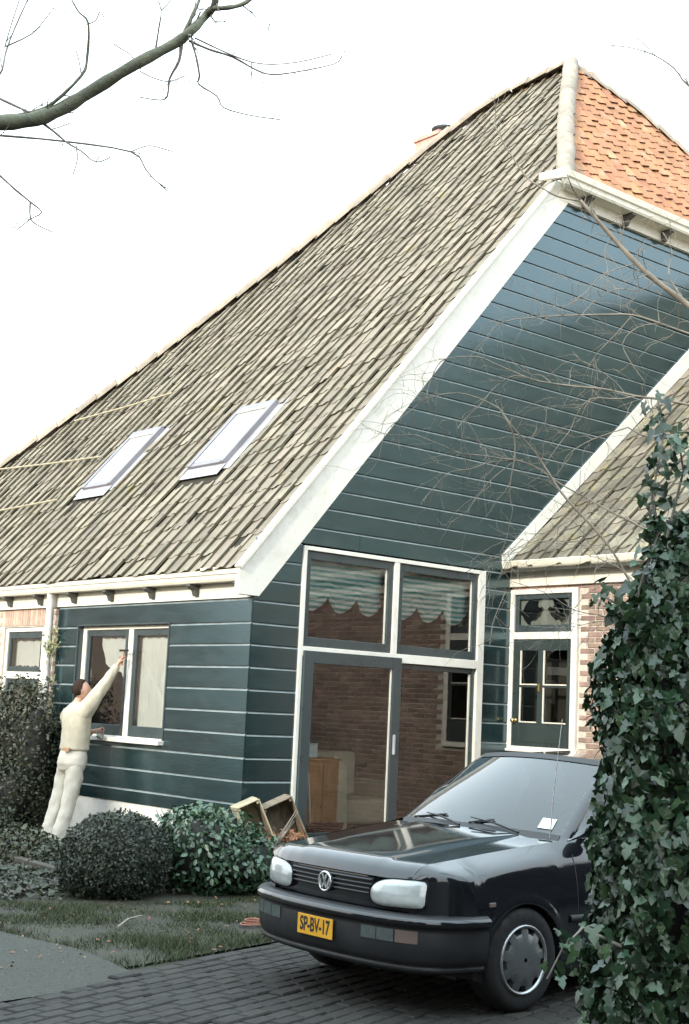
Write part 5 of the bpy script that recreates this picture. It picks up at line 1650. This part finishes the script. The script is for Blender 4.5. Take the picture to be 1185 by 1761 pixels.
# upright sprigs above the mass, and one hanging out low towards the wheel
sprigs = [[(-.30, -.05, 2.3), (-.36, -.05, 2.6), (-.30, 0, 2.9), (-.33, .0, 3.06)], [(-.28, .05, 2.4), (-.20, .05, 2.75), (-.24, .02, 2.95)],
          [(-.05, 0, 2.3), (.0, .05, 2.65), (.06, 0, 2.9), (.10, 0, 3.0)], [(.10, 0, 2.3), (.18, .05, 2.7), (.24, 0, 2.88)], [(-.45, -.1, 1.9), (-.42, -.1, 2.2), (-.34, -.1, 2.45), (-.36, -.08, 2.62)], [(.3, 0, 2.4), (.4, .0, 2.72), (.48, .05, 2.85)],
          [(-.45, -.15, 2.0), (-.52, -.15, 2.13), (-.60, -.12, 2.18)],
          [(-.50, -.25, .75), (-.66, -.28, .82), (-.74, -.30, .74), (-.80, -.30, .62)], [(-.55, -.25, .35), (-.68, -.28, .45)]]
mb = MB(); SP = []; SN = []
def iv(p): return p[0]*ER+p[1]*EF+np.array((0, 0, p[2]))
for si, s in enumerate(sprigs):
    pts = [iv(p) for p in s]
    mb.tube(pts, [.008-.005*i/(len(pts)-1) for i in range(len(pts))], 6)
    for a, b in zip(pts[:-1], pts[1:]):
        for q in np.linspace(0, 1, 6)[:-1]:
            for m_ in range(4 if si < 7 else 2):
                SP.append(a+(b-a)*q+rng.normal(0, .035, 3)); SN.append(-EF+np.array((0, 0, .7))+rng.normal(0, .3, 3))
mb.build('stem', BARK, ivy)['kind'] = 'stuff'
SP = np.array(SP); SN = np.array(SN); SN /= np.linalg.norm(SN, axis=1, keepdims=True)
young_from = len(P)
P = np.concatenate([P, SP]); N = np.concatenate([N, SN])
P[:, 2] = np.maximum(P[:, 2], .02)
# the leaves that show largest are parts of their own
camp = np.array(mw.translation)
front = (N @ (-EF)) + 0.25*((P-IB*0) @ (-EF))
Wp = P+IB
ok = np.array([seen(p, 10) for p in Wp])
score = -np.linalg.norm(Wp-camp, axis=1)+0.25*(N @ ((camp-IB)/np.linalg.norm(camp-IB)))+rng.normal(0, .08, len(P))
score[~ok] = -99
order = np.argsort(-score)
big = set(order[:255].tolist()) | set(range(young_from, min(len(P), young_from+45)))
big = sorted(big)[:300]
rest = np.array([i for i in range(len(P)) if i not in set(big)])
leaves('foliage', P[rest], N[rest], .052, 'ivy', IVYM, ivy, rng, 0.6, 0.6, spread=.5)
base, F = leaf_shape('ivy')
def ivy_leaf_mesh(mat, k):
    r = random.Random(k)
    mb = MB().add([(x*r.uniform(.9, 1.1), y*r.uniform(.9, 1.1), z+r.uniform(-.03, .06)) for x, y, z in base], [tuple(f) for f in F])
    return mb.mesh('leaf', mat)
lm_d = [ivy_leaf_mesh(IVYM, k) for k in range(4)]; lm_y = [ivy_leaf_mesh(IVYL, k+9) for k in range(2)]
X, T, Nn2 = leaf_frames(rng, N, .6, .5)
for i in big:
    s = .053*rng.uniform(.5, 1.5)
    m_ = Matrix(((X[i][0]*s, T[i][0]*s, Nn2[i][0]*s, P[i][0]), (X[i][1]*s, T[i][1]*s, Nn2[i][1]*s, P[i][1]), (X[i][2]*s, T[i][2]*s, Nn2[i][2]*s, P[i][2]), (0, 0, 0, 1)))
    low = i >= young_from and P[i][2] < 1.0
    inst('leaf', (lm_y if low else lm_d)[int(rng.integers(0, 2))], ivy, m_)
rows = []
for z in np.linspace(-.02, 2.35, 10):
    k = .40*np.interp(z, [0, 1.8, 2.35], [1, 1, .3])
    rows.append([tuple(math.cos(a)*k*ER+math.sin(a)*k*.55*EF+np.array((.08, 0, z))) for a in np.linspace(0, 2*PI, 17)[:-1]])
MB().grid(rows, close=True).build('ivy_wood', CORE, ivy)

# ================================================================== bare branches
CANOPY = [
 ([[-6.161,-5.882,4.182],[-6.039,-5.977,4.195],[-5.93,-6.099,4.21],[-5.836,-6.187,4.269],[-5.745,-6.274,4.355],[-5.637,-6.433,4.459],[-5.493,-6.531,4.58],[-5.448,-6.597,4.637],[-5.363,-6.579,4.751],[-5.373,-6.658,4.775],[-5.396,-6.684,4.938]], 0.038, 0.014),
 ([[-5.376,-6.656,4.749],[-5.356,-6.706,4.738],[-5.294,-6.752,4.761],[-5.243,-6.789,4.812],[-5.185,-6.879,4.889]], 0.012, 0.008),
 ([[-5.462,-6.562,4.636],[-5.436,-6.572,4.718],[-5.392,-6.565,4.831],[-5.39,-6.585,4.923]], 0.01, 0.006),
 ([[-6.125,-5.918,4.208],[-6.044,-5.984,4.219],[-5.938,-6.052,4.25],[-5.886,-6.169,4.277],[-5.806,-6.27,4.405],[-5.788,-6.277,4.492],[-5.824,-6.331,4.626],[-5.862,-6.302,4.678],[-5.898,-6.265,4.762]], 0.012, 0.003),
 ([[-6.099,-5.961,4.322],[-6.069,-6.021,4.286],[-6.012,-6.201,4.185]], 0.006, 0.006),
 ([[-6.115,-5.912,4.135],[-6.044,-6.0,4.126],[-5.8,-6.143,4.133],[-5.555,-6.321,4.108],[-5.501,-6.368,4.03],[-5.472,-6.387,3.992],[-5.391,-6.403,3.942]], 0.006, 0.002),
 ([[-5.578,-6.361,4.089],[-5.514,-6.353,4.133],[-5.468,-6.361,4.151],[-5.369,-6.37,4.153]], 0.003, 0.0015),
 ([[-5.892,-6.113,4.196],[-5.852,-6.153,4.155],[-5.816,-6.202,4.105],[-5.779,-6.273,4.055],[-5.739,-6.34,3.997],[-5.693,-6.384,4.022]], 0.006, 0.002),
 ([[-5.769,-6.202,4.106],[-5.744,-6.177,4.052],[-5.763,-6.18,3.971]], 0.003, 0.0015),
 ([[-6.079,-5.919,4.009],[-6.0,-5.941,3.965],[-5.961,-6.018,3.893],[-5.885,-6.029,3.851],[-5.819,-6.02,3.822],[-5.845,-5.964,3.796],[-5.907,-5.97,3.728]], 0.006, 0.002),
 ([[-5.893,-6.046,3.844],[-5.874,-6.027,3.772],[-5.803,-5.99,3.765],[-5.776,-6.043,3.737]], 0.004, 0.002),
 ([[-5.443,-6.571,4.598],[-5.36,-6.616,4.57],[-5.299,-6.715,4.522],[-5.223,-6.794,4.461],[-5.184,-6.874,4.425],[-5.056,-6.919,4.472],[-4.97,-7.039,4.495],[-4.956,-7.073,4.524]], 0.006, 0.002),
 ([[-5.424,-6.589,4.612],[-5.304,-6.721,4.526],[-5.213,-6.823,4.482],[-5.108,-6.941,4.487],[-4.982,-7.03,4.54]], 0.004, 0.0015),
 ([[-5.432,-6.579,4.593],[-5.408,-6.589,4.52],[-5.38,-6.58,4.449],[-5.372,-6.567,4.415],[-5.321,-6.642,4.352],[-5.293,-6.663,4.299],[-5.178,-6.707,4.287],[-5.056,-6.774,4.285]], 0.006, 0.002),
 ([[-5.467,-6.548,4.581],[-5.467,-6.538,4.503],[-5.482,-6.493,4.429],[-5.484,-6.487,4.347],[-5.496,-6.444,4.337],[-5.582,-6.41,4.333]], 0.009, 0.0015),
 ([[-5.552,-6.471,4.557],[-5.553,-6.486,4.643],[-5.564,-6.514,4.719],[-5.574,-6.475,4.803]], 0.005, 0.002),
 ([[-5.556,-6.499,4.727],[-5.566,-6.576,4.731],[-5.546,-6.587,4.782]], 0.003, 0.002),
 ([[-6.086,-5.982,4.375],[-6.071,-6.023,4.423],[-6.027,-5.95,4.547],[-5.998,-5.958,4.669],[-5.973,-6.027,4.81]], 0.006, 0.003),
 ([[-6.066,-6.029,4.534],[-5.97,-6.082,4.612],[-5.911,-6.094,4.709],[-5.861,-6.073,4.792]], 0.004, 0.002),
 ([[-6.07,-6.025,4.528],[-6.073,-6.083,4.623],[-6.06,-6.121,4.74]], 0.003, 0.002),
 ([[-5.589,-6.42,4.458],[-5.64,-6.406,4.515],[-5.661,-6.36,4.551],[-5.696,-6.34,4.573]], 0.002, 0.0015),
 ([[-5.595,-6.415,4.452],[-5.571,-6.489,4.405],[-5.535,-6.571,4.371],[-5.495,-6.639,4.39]], 0.002, 0.0015),
 ([[-5.791,-6.242,4.419],[-5.814,-6.253,4.477],[-5.823,-6.236,4.527]], 0.003, 0.0015),
 ([[-5.8,-6.277,4.65],[-5.8,-6.353,4.641],[-5.809,-6.401,4.662],[-5.788,-6.41,4.633]], 0.003, 0.0015),
 ([[-5.42,-6.616,4.73],[-5.409,-6.515,4.658],[-5.371,-6.507,4.875]], 0.004, 0.003),
 ([[-5.892,-6.113,4.193],[-5.838,-6.095,4.194],[-5.75,-6.089,4.252]], 0.002, 0.001),
]
SHRUB = [
 ([[-1.944,-7.141,3.794],[-2.196,-6.96,4.027],[-2.377,-6.857,4.158],[-2.468,-6.793,4.249],[-2.586,-6.712,4.39],[-2.71,-6.675,4.494],[-2.753,-6.609,4.592]], 0.028, 0.014),
 ([[-2.749,-6.607,4.594],[-2.828,-6.503,4.623],[-2.916,-6.419,4.69],[-2.95,-6.363,4.744],[-3.015,-6.304,4.868],[-3.06,-6.259,4.967],[-3.075,-6.213,5.076]], 0.01, 0.003),
 ([[-2.749,-6.607,4.594],[-2.835,-6.617,4.637],[-2.942,-6.664,4.679]], 0.008, 0.003),
 ([[-1.956,-7.131,3.794],[-2.214,-6.975,3.855],[-2.406,-6.911,3.887],[-2.56,-6.842,3.913],[-2.712,-6.758,3.898],[-2.895,-6.627,3.875],[-3.164,-6.512,3.817],[-3.284,-6.465,3.762]], 0.012, 0.003),
 ([[-1.907,-7.101,3.414],[-2.125,-6.917,3.465],[-2.23,-6.787,3.498],[-2.331,-6.695,3.51],[-2.475,-6.576,3.542],[-2.575,-6.461,3.554],[-2.785,-6.361,3.56],[-2.806,-6.235,3.613],[-2.955,-6.155,3.666],[-3.03,-6.1,3.698],[-3.134,-5.943,3.692],[-3.162,-5.878,3.62],[-3.191,-5.839,3.467]], 0.012, 0.003),
 ([[-2.951,-6.209,3.39],[-2.909,-6.241,3.308],[-2.854,-6.244,3.218],[-2.858,-6.247,3.098],[-2.872,-6.238,2.975],[-2.855,-6.222,2.888],[-2.859,-6.25,2.814]], 0.008, 0.003),
 ([[-2.951,-6.209,3.39],[-3.001,-6.134,3.44],[-3.118,-6.037,3.477],[-3.235,-5.919,3.444],[-3.265,-5.831,3.393],[-3.359,-5.779,3.297],[-3.342,-5.674,3.251],[-3.343,-5.624,3.098]], 0.006, 0.002),
 ([[-1.933,-6.781,1.831],[-2.1,-6.697,2.154],[-2.239,-6.569,2.498],[-2.379,-6.529,2.672],[-2.54,-6.377,2.904],[-2.578,-6.296,3.026],[-2.653,-6.221,3.184],[-2.786,-6.188,3.291],[-2.835,-6.099,3.426]], 0.013, 0.007),
 ([[-2.006,-6.863,2.592],[-2.204,-6.641,2.769],[-2.331,-6.572,2.827],[-2.42,-6.428,2.922],[-2.542,-6.331,2.997],[-2.623,-6.175,3.114],[-2.703,-6.104,3.137]], 0.009, 0.005),
 ([[-2.812,-6.273,3.103],[-2.946,-6.149,3.085],[-3.065,-6.1,3.032],[-3.173,-6.04,3.002],[-3.254,-5.977,2.885],[-3.302,-5.987,2.844]], 0.006, 0.002),
 ([[-2.85,-6.24,3.1],[-2.979,-6.128,3.12],[-3.035,-5.999,3.139],[-3.144,-5.96,3.17],[-3.224,-5.852,3.225],[-3.236,-5.81,3.238],[-3.315,-5.701,3.239],[-3.364,-5.627,3.26]], 0.006, 0.002),
 ([[-2.851,-6.241,3.107],[-2.939,-6.236,3.107],[-3.045,-6.19,3.14],[-3.143,-6.199,3.196],[-3.239,-6.216,3.271]], 0.005, 0.002),
 ([[-2.856,-6.233,3.087],[-2.954,-6.16,2.978],[-2.996,-6.104,2.886],[-3.059,-6.103,2.81],[-3.076,-6.081,2.77]], 0.005, 0.002),
 ([[-2.797,-6.371,3.556],[-2.913,-6.293,3.58],[-2.97,-6.194,3.522],[-3.048,-6.157,3.411],[-3.121,-6.099,3.314],[-3.205,-6.13,3.241]], 0.005, 0.002),
 ([[-2.369,-6.724,3.499],[-2.43,-6.647,3.481],[-2.588,-6.577,3.463],[-2.58,-6.47,3.383],[-2.595,-6.437,3.299],[-2.66,-6.422,3.215],[-2.7,-6.35,3.098]], 0.006, 0.003),
 ([[-2.379,-6.682,3.319],[-2.412,-6.557,3.288],[-2.433,-6.421,3.252],[-2.499,-6.334,3.168],[-2.461,-6.243,3.048]], 0.006, 0.003),
 ([[-2.319,-6.846,3.918],[-2.425,-6.772,3.884],[-2.492,-6.722,3.786],[-2.506,-6.793,3.659],[-2.449,-6.841,3.558]], 0.005, 0.002),
 ([[-2.441,-6.749,3.957],[-2.466,-6.642,3.85],[-2.526,-6.545,3.723],[-2.481,-6.523,3.639],[-2.438,-6.465,3.523]], 0.005, 0.002),
 ([[-2.461,-6.788,4.252],[-2.615,-6.682,4.178],[-2.677,-6.608,4.075],[-2.801,-6.608,3.978]], 0.005, 0.002),
 ([[-2.368,-6.85,4.161],[-2.479,-6.826,4.078],[-2.582,-6.741,4.081],[-2.697,-6.669,3.99],[-2.798,-6.63,3.856]], 0.005, 0.002),
 ([[-2.583,-6.71,4.391],[-2.623,-6.684,4.314],[-2.631,-6.72,4.166],[-2.637,-6.694,4.067]], 0.004, 0.002),
 ([[-2.202,-6.965,4.025],[-2.218,-6.894,4.125],[-2.222,-6.834,4.242],[-2.165,-6.811,4.403],[-2.146,-6.732,4.534]], 0.006, 0.002),
 ([[-2.68,-6.65,4.508],[-2.584,-6.692,4.479],[-2.481,-6.777,4.503],[-2.375,-6.821,4.469]], 0.003, 0.0015),
 ([[-2.102,-6.699,2.154],[-2.318,-6.631,2.488],[-2.456,-6.552,2.561],[-2.594,-6.492,2.749],[-2.687,-6.443,2.725],[-2.891,-6.28,2.562],[-2.957,-6.266,2.441]], 0.005, 0.002),
 ([[-2.127,-6.677,2.152],[-2.345,-6.513,2.239],[-2.462,-6.395,2.266],[-2.636,-6.302,2.36],[-2.743,-6.15,2.417]], 0.006, 0.002),
 ([[-2.157,-6.658,2.184],[-2.33,-6.501,2.214],[-2.425,-6.41,2.184],[-2.507,-6.306,2.163],[-2.644,-6.161,2.169]], 0.004, 0.002),
 ([[-2.475,-6.405,2.281],[-2.419,-6.442,2.369],[-2.294,-6.488,2.429]], 0.003, 0.002),
 ([[-2.119,-6.784,2.685],[-2.371,-6.603,2.819],[-2.503,-6.461,2.662],[-2.671,-6.301,2.652],[-2.787,-6.186,2.545],[-2.801,-6.112,2.446]], 0.004, 0.002),
 ([[-2.82,-6.214,2.823],[-2.823,-6.17,2.643],[-2.83,-6.134,2.577]], 0.003, 0.002),
 ([[-2.753,-6.24,2.663],[-2.781,-6.179,2.597],[-2.823,-6.138,2.551],[-2.799,-6.053,2.5],[-2.828,-6.04,2.379]], 0.003, 0.0015),
 ([[-2.835,-6.149,2.549],[-2.792,-5.984,2.538],[-2.799,-5.828,2.476]], 0.003, 0.0015),
 ([[-2.791,-6.152,2.362],[-2.88,-6.193,2.269],[-2.957,-6.216,2.164],[-3.018,-6.252,2.03]], 0.002, 0.001),
 ([[-1.888,-7.089,3.265],[-2.095,-6.897,3.323],[-2.214,-6.722,3.283],[-2.325,-6.639,3.333]], 0.008, 0.006),
]
CORNER = [
 ([[-2.971,-7.765,4.706],[-3.152,-7.632,4.818],[-3.219,-7.591,4.901],[-3.305,-7.53,4.963],[-3.398,-7.456,4.995],[-3.477,-7.39,5.002]], 0.006, 0.0015),
 ([[-3.305,-7.53,4.963],[-3.344,-7.505,5.01],[-3.382,-7.479,5.046]], 0.003, 0.001),
 ([[-3.152,-7.632,4.818],[-3.176,-7.624,4.883],[-3.179,-7.632,4.941]], 0.003, 0.001),
 ([[-2.945,-7.749,4.504],[-3.152,-7.632,4.818]], 0.006, 0.006),
]

def woody(name, label, cat, lines, base_pt, trunk, mat_main, mat_twig, twig_n, seed, tw=(.18, .45), tmax=.003, thin=1.0, minr=.0011):
    r = random.Random(seed)
    t = thing(name, label, cat, base_pt)
    off = (-base_pt[0], -base_pt[1], -base_pt[2])
    tk = MB().tube(trunk[0], trunk[1], 12)
    tk.build('trunk', mat_main, t, off=off)
    limb = MB(); fine = MB()
    def smooth(pts):
        P = [Vector(p) for p in pts]; out = []
        for i in range(len(P)-1):
            p0 = P[max(0, i-1)]; p1 = P[i]; p2 = P[i+1]; p3 = P[min(len(P)-1, i+2)]
            for q in (0, .33, .66):
                out.append(0.5*((2*p1)+(p2-p0)*q+(2*p0-5*p1+4*p2-p3)*q*q+(3*p1-p0-3*p2+p3)*q**3))
        out.append(P[-1]); return out
    def twig(p, d, L, rad, lev):
        pts = [p]; q = p.copy(); dd = d.copy()
        n = 5
        for _ in range(n):
            dd = (dd+Vector((r.gauss(0, .28), r.gauss(0, .28), r.gauss(0, .28)-.02))).normalized()
            q = q+dd*L/n; pts.append(q.copy())
        fine.tube(pts, [rad*(1-.75*i/n) for i in range(n+1)], 4, cap=False)
        if lev > 0:
            for _ in range(r.choice((1, 2, 2))):
                k = r.randrange(1, n)
                s = Vector((r.gauss(0, 1), r.gauss(0, 1), r.gauss(0, 1))).normalized()
                twig(pts[k], (dd*.7+s*.8).normalized(), L*r.uniform(.35, .65), rad*.7, lev-1)
    for pts, r0, r1 in lines:
        sp = smooth(pts); n = len(sp)
        rad = [(r0+(r1-r0)*i/(n-1))*thin for i in range(n)]
        rad = [max(a*(1+.10*math.sin(i*2.1)), minr) for i, a in enumerate(rad)]
        big = r0 > .009
        m = MB().tube(sp, rad, 10 if r0 > .02 else 6)
        m.build('limb' if big else 'twig', mat_main if big else mat_twig, t, off=off)
        L = sum((b-a).length for a, b in zip(sp[:-1], sp[1:]))
        for _ in range(int(L*twig_n)):
            k = r.randrange(max(1, n//5), n)
            d = (sp[k]-sp[k-1]).normalized()
            s = Vector((r.gauss(0, 1), r.gauss(0, 1), r.gauss(0, 1))).normalized()
            twig(sp[k], (d*.8+s*.9).normalized(), r.uniform(*tw), max(minr, min(rad[k]*.40, tmax)), 1)
    o = fine.build('twigs', mat_twig, t, off=off); o['kind'] = 'stuff'
    return t
a = CANOPY[0][0][0]
woody('bare_tree', 'bare tree with a thick greenish limb reaching across the top left sky', 'tree', CANOPY, (-7.6, -4.6, 0),
      ([(-7.6, -4.6, -.05), (-7.58, -4.62, 1.2), (-7.45, -4.7, 2.6), (-7.2, -4.9, 3.5), (-6.6, -5.5, 4.05), a], [.16, .14, .12, .09, .055, .040]), GREENB, BARK, 5.0, 5, (.08, .26), .0045, 1.0, .0026)
tb = [SHRUB[0][0][0], SHRUB[3][0][0], SHRUB[4][0][0]]
woody('bare_shrub', 'bare pale twiggy shrub spreading in front of the blue-green gable boards', 'shrub', SHRUB, (-1.6, -8.35, 0),
      ([(-1.6, -8.35, -.05), (-1.6, -8.35, 1.0), (-1.62, -8.3, 2.2), (-1.55, -8.25, 3.0), SHRUB[4][0][0], SHRUB[3][0][0], SHRUB[0][0][0]], [.06, .055, .05, .045, .035, .03, .028]), PALEB, PALEB, 13.0, 9, (.12, .46), .0032, .66, .0018)
woody('bare_birch', 'thin bare branch tip against the sky above the orange roof', 'tree', CORNER, (-1.2, -9.0, 0),
      ([(-1.2, -9.0, -.05), (-1.2, -9.0, 2.5), (-1.5, -8.7, 4.2), CORNER[3][0][0]], [.06, .05, .03, .008]), PALEB, BARK, 7.0, 12, (.10, .26), .004, 1.0, .0026)

# ================================================================== crates beside the corner
def crate(name, label, loc, tilt, yaw_, W=.30, D=.36, H=.50, mat=WOOD, group=None):
    t = thing(name, label, 'crate', loc, 0, group)
    Mx = Matrix.Rotation(yaw_, 4, 'Z') @ Matrix.Rotation(tilt, 4, 'Y')
    def bx(nm, a, b):
        m = MB().box(a, b); m.v = [tuple(Mx @ Vector(v)) for v in m.v]
        m.build(nm, mat, t, bevel=0.003)
    r = random.Random(name+str(loc))
    for s in (-1, 1):
        for k in range(3):      # long slats of the two sides
            y = -D/2+k*D/3
            bx('slat', (s*W/2-.006, y+.002, r.uniform(0, .01)), (s*W/2+.006, y+D/3-.002, H+r.uniform(-.01, .01)))
    for k in range(3):
        x = -W/2+k*W/3
        bx('slat', (x+.002, D/2-.012, .0), (x+W/3-.001, D/2, H))
    for z in (0.0, H-.012):
        for k in range(3):
            y = -D/2+k*D/3
            bx('end_board', (-W/2+.008, y+.001, z), (W/2-.008, y+D/3-.001, z+.012))
    for sx in (-1, 1):
        for z in (.03, H-.03):
            bx('corner_post', (sx*(W/2-.022)-.012, -D/2+.01, z-.014), (sx*(W/2-.022)+.012, D/2-.015, z+.014))
    return t
crate('wooden_crate', 'grey open wooden crate tipped over beside the sliding door', (0.30, -0.52, 0.20), -0.44, -0.45, .32, .34, .56, group='wooden crates by the corner')
crate('wooden_crate', 'weathered crate with pale yellow slats tipped behind the shrub', (0.00, -0.40, 0.24), -0.44, -0.45, .24, .34, .50, WOODL, group='wooden crates by the corner')
crate('wooden_crate', 'low dark crate lying flat underneath the tipped crates', (0.35, -0.42, 0.0), 0.0, 0.1, .75, .40, .24, group='wooden crates by the corner')
P = rng.normal(0, 1, (420, 3))*np.array((.10, .09, .04))+np.array((.16, -.60, .36))
leaves('dead_leaves', P, np.tile([[0, -.5, 1.]], (420, 1)), .045, 'oval', M('dead_leaf', (0.22, 0.11, 0.06), 0.8, var=0, rnd=0.4, hue=.02), None, rng, .1, .9)
tag(bpy.data.objects['dead_leaves'], 'heap of reddish brown dead leaves inside the tipped crate', 'leaves', kind='stuff')

# ================================================================== lawn, edging, odds and ends
GRASS = M('grass_blade', (0.044, 0.056, 0.019), 0.7, var=0, rnd=0.45, hue=0.04)
lawn_poly = [(-9, -5.2), (-4.9, -4.45), (-3.7, -4.02), (-2.2, -3.55), (0.2, -2.8), (0.3, -1.6), (-.9, -1.6), (-1.7, -1.75), (-2.6, -1.55), (-3.0, -1.2), (-6, -0.2), (-9, 1.0)]
Q = []
while len(Q) < 30000:
    x = rng.uniform(-6.0, .2); y = rng.uniform(-5.0, -.3)
    if not in_poly(x, y, lawn_poly): continue
    inside = in_poly(x, y, path_pts)
    if inside: continue
    if noise.noise(Vector((x*2.1, y*2.1, 3)))+0.20*rng.normal() < -0.05: continue
    Q.append((x, y, -.012))
Q = np.array(Q)
n = len(Q); a = rng.uniform(0, 2*PI, n); h = rng.uniform(.015, .055, n)*np.array([1.0+1.2*noise.noise(Vector((x*1.3, y*1.3, 7))) for x, y, z in Q]); w = rng.uniform(.002, .004, n)
dx = np.stack([np.cos(a), np.sin(a), 0*a], 1); lean = rng.normal(0, .6, (n, 2))*h[:, None]
V = np.stack([Q-dx*w[:, None], Q+dx*w[:, None], Q+np.concatenate([lean, h[:, None]], 1)], 1).reshape(-1, 3)
tag(np_mesh('grass', V, np.arange(3*n).reshape(-1, 3), GRASS, None, 'stuff'), 'short worn grass between the gravel path and the shrubs', 'grass')
# fallen leaves and bits on the lawn
P = np.stack([rng.uniform(-4.6, 0, 320), rng.uniform(-3.8, -1.4, 320), np.full(320, .012)], 1)
P = P[[in_poly(p[0], p[1], lawn_poly) for p in P]]
leaves('fallen_leaves', P, np.tile([[0, 0, 1.]], (len(P), 1)), .03, 'oval', bpy.data.materials['dead_leaf'], None, rng, 0, .35)
tag(bpy.data.objects['fallen_leaves'], 'scattered brown fallen leaves and bits lying on the worn grass', 'leaves', kind='stuff')
for (x0, y0), (x1, y1) in (((-3.1, -2.75), (-2.65, -2.35)),):
    s = thing('stick', 'thin pale stick lying on the grass in the middle of the lawn', 'stick', (x0, y0, .02))
    MB().tube([(0, 0, 0), ((x1-x0)*.5, (y1-y0)*.5+.02, .012), (x1-x0, y1-y0, .0)], [.010, .008, .005], 6).tube([((x1-x0)*.5, (y1-y0)*.5+.02, .012), ((x1-x0)*.75+.04, (y1-y0)*.6, .03)], [.005, .003], 5).build('wood', PALEB, s)
EDGE = M('old_edging_timber', (0.06, 0.052, 0.042), 0.9, var=0.3, scale=8, bump=0.4)
ed = thing('garden_edging', 'old timber edging beam along the garden bed at the left', 'edging', (-1.95, .75, 0))
MB().obox((0, .0, .03), (.075, .9, 0), (.05, -.005, 0), (0, 0, .05)).build('beam', EDGE, ed, bevel=0.008)
MB().obox((-.55, -1.35, .01), (.62, .40, 0), (-.03, .05, 0), (0, 0, .03)).build('beam', EDGE, ed, bevel=0.008)
oc = thing('orange_cord', 'small coil of orange cord lying on the grass beside the car', 'cord', (-2.06, -2.98, .0))
mb = MB()
for k in range(4):
    mb.tube([((.10-.012*k)*math.cos(q)+.02*math.sin(k), (.07-.006*k)*math.sin(q), .012+.010*k) for q in np.linspace(0, 2*PI, 22)], .0055, 6, cap=False)
mb.tube([(.10, 0, .012), (.17, -.03, .008), (.22, .02, .008)], .0055, 6)
mb.build('coil', M('orange_cord', (0.34, 0.14, 0.09), 0.6), oc)

# ================================================================== beyond the left edge of the photograph: what the glass and the paint reflect
tr = thing('evergreen_tree', 'dense dark evergreen tree standing fourth from the house in the tree row', 'tree', (-13.5, -7.5, 0), 0, 'evergreen trees left of the driveway')
B = [(0, 0, 3.0, 1.9, 1.9, 2.2), (.3, .2, 5.4, 1.7, 1.7, 2.0), (-.2, -.1, 7.4, 1.2, 1.2, 1.8), (0, .1, 1.4, 1.7, 1.7, 1.2)]
P, N = blob_points(rng, 5200, B, .3, .35)
leaves('crown', P, N, .30, 'diamond', EVER, tr, rng, .5, .6)
core('crown_sun_block', B, .80, CORE, tr)  # solid dark fill, added so the crowns block the sun
MB().tube([(0, 0, -.1), (0, 0, 3), (0.1, 0, 6)], [.2, .15, .06], 10).build('trunk', BARK, tr)
tr.scale = (.92, .92, .92)
for x, y, s, rz, lab in ((-13.9, -4.9, .72, 1.0, 'small evergreen tree third from the house in the tree row'), (-13.6, -2.2, .68, 4.4, 'small evergreen tree second from the house in the tree row'), (-13.7, 0.3, .70, 5.6, 'small evergreen tree nearest to the house in the tree row'), (-13.4, -10.4, .95, 2.2, 'dark evergreen tree standing fifth from the house in the tree row'), (-14.2, -13.2, .90, 3.3, 'last evergreen tree of the row, farthest from the house')):
    c = tr.copy(); COL.objects.link(c); c.location = (x, y, 0); c.scale = (s, s, s); c.rotation_euler = (0, 0, rz)
    for ch_ in list(tr.children):
        d_ = ch_.copy(); COL.objects.link(d_); d_.parent = c
    c['label'] = lab
nb_ = thing('neighbour_house', 'neighbouring brick house with dark tiled gable roof beyond the hedge', 'house', (-10.5, 24, 0))
MB().box((-4, -4, 0), (4, 4, 3.0)).prism([(-4, -4, 3.0), (4, -4, 3.0), (0, -4, 7.2)], (0, 8, 0)).build('wall', BRICK, nb_)
mb = MB()
for s in (-1, 1): mb.obox((s*2.15, 0, 5.0), (s*2.35, 0, -2.35*1.05), (0, 4.3, 0), (.05*s*1.05, 0, .05))
mb.build('roof', M('dark_roof_tile', (0.10, 0.08, 0.07), 0.8), nb_)
for x in (-2, 1.4):
    f_ = MB().box((x-.6, -4.06, 1.0), (x+.6, -4.005, 2.4)).build('window', WHITE, nb_)
    MB().box((x-.52, -4.09, 1.08), (x+.52, -4.065, 2.32)).build('pane', M('dark_pane', (0.03, 0.035, 0.04), 0.1), f_)

hr_ = thing('added_tall_hedge', 'tall dark unseen hedge added right of the driveway to darken the car reflections', 'hedge', (1.0, -11.6, 0))  # unseen hedge, added to darken reflections and hold back sky light
B = []
for k in range(12):
    x = -3.2+k*.75
    B += [(x, .1*math.sin(k), 2.4, .75, .8, 1.9), (x, 0, .9, .8, .9, 1.1)]
P, N = blob_points(rng, 15000, B, .3, .3)
leaves('foliage', P, N, .13, 'diamond', EVER, hr_, rng, .3, .7)
core('inner_twigs', B, .8, CORE, hr_)
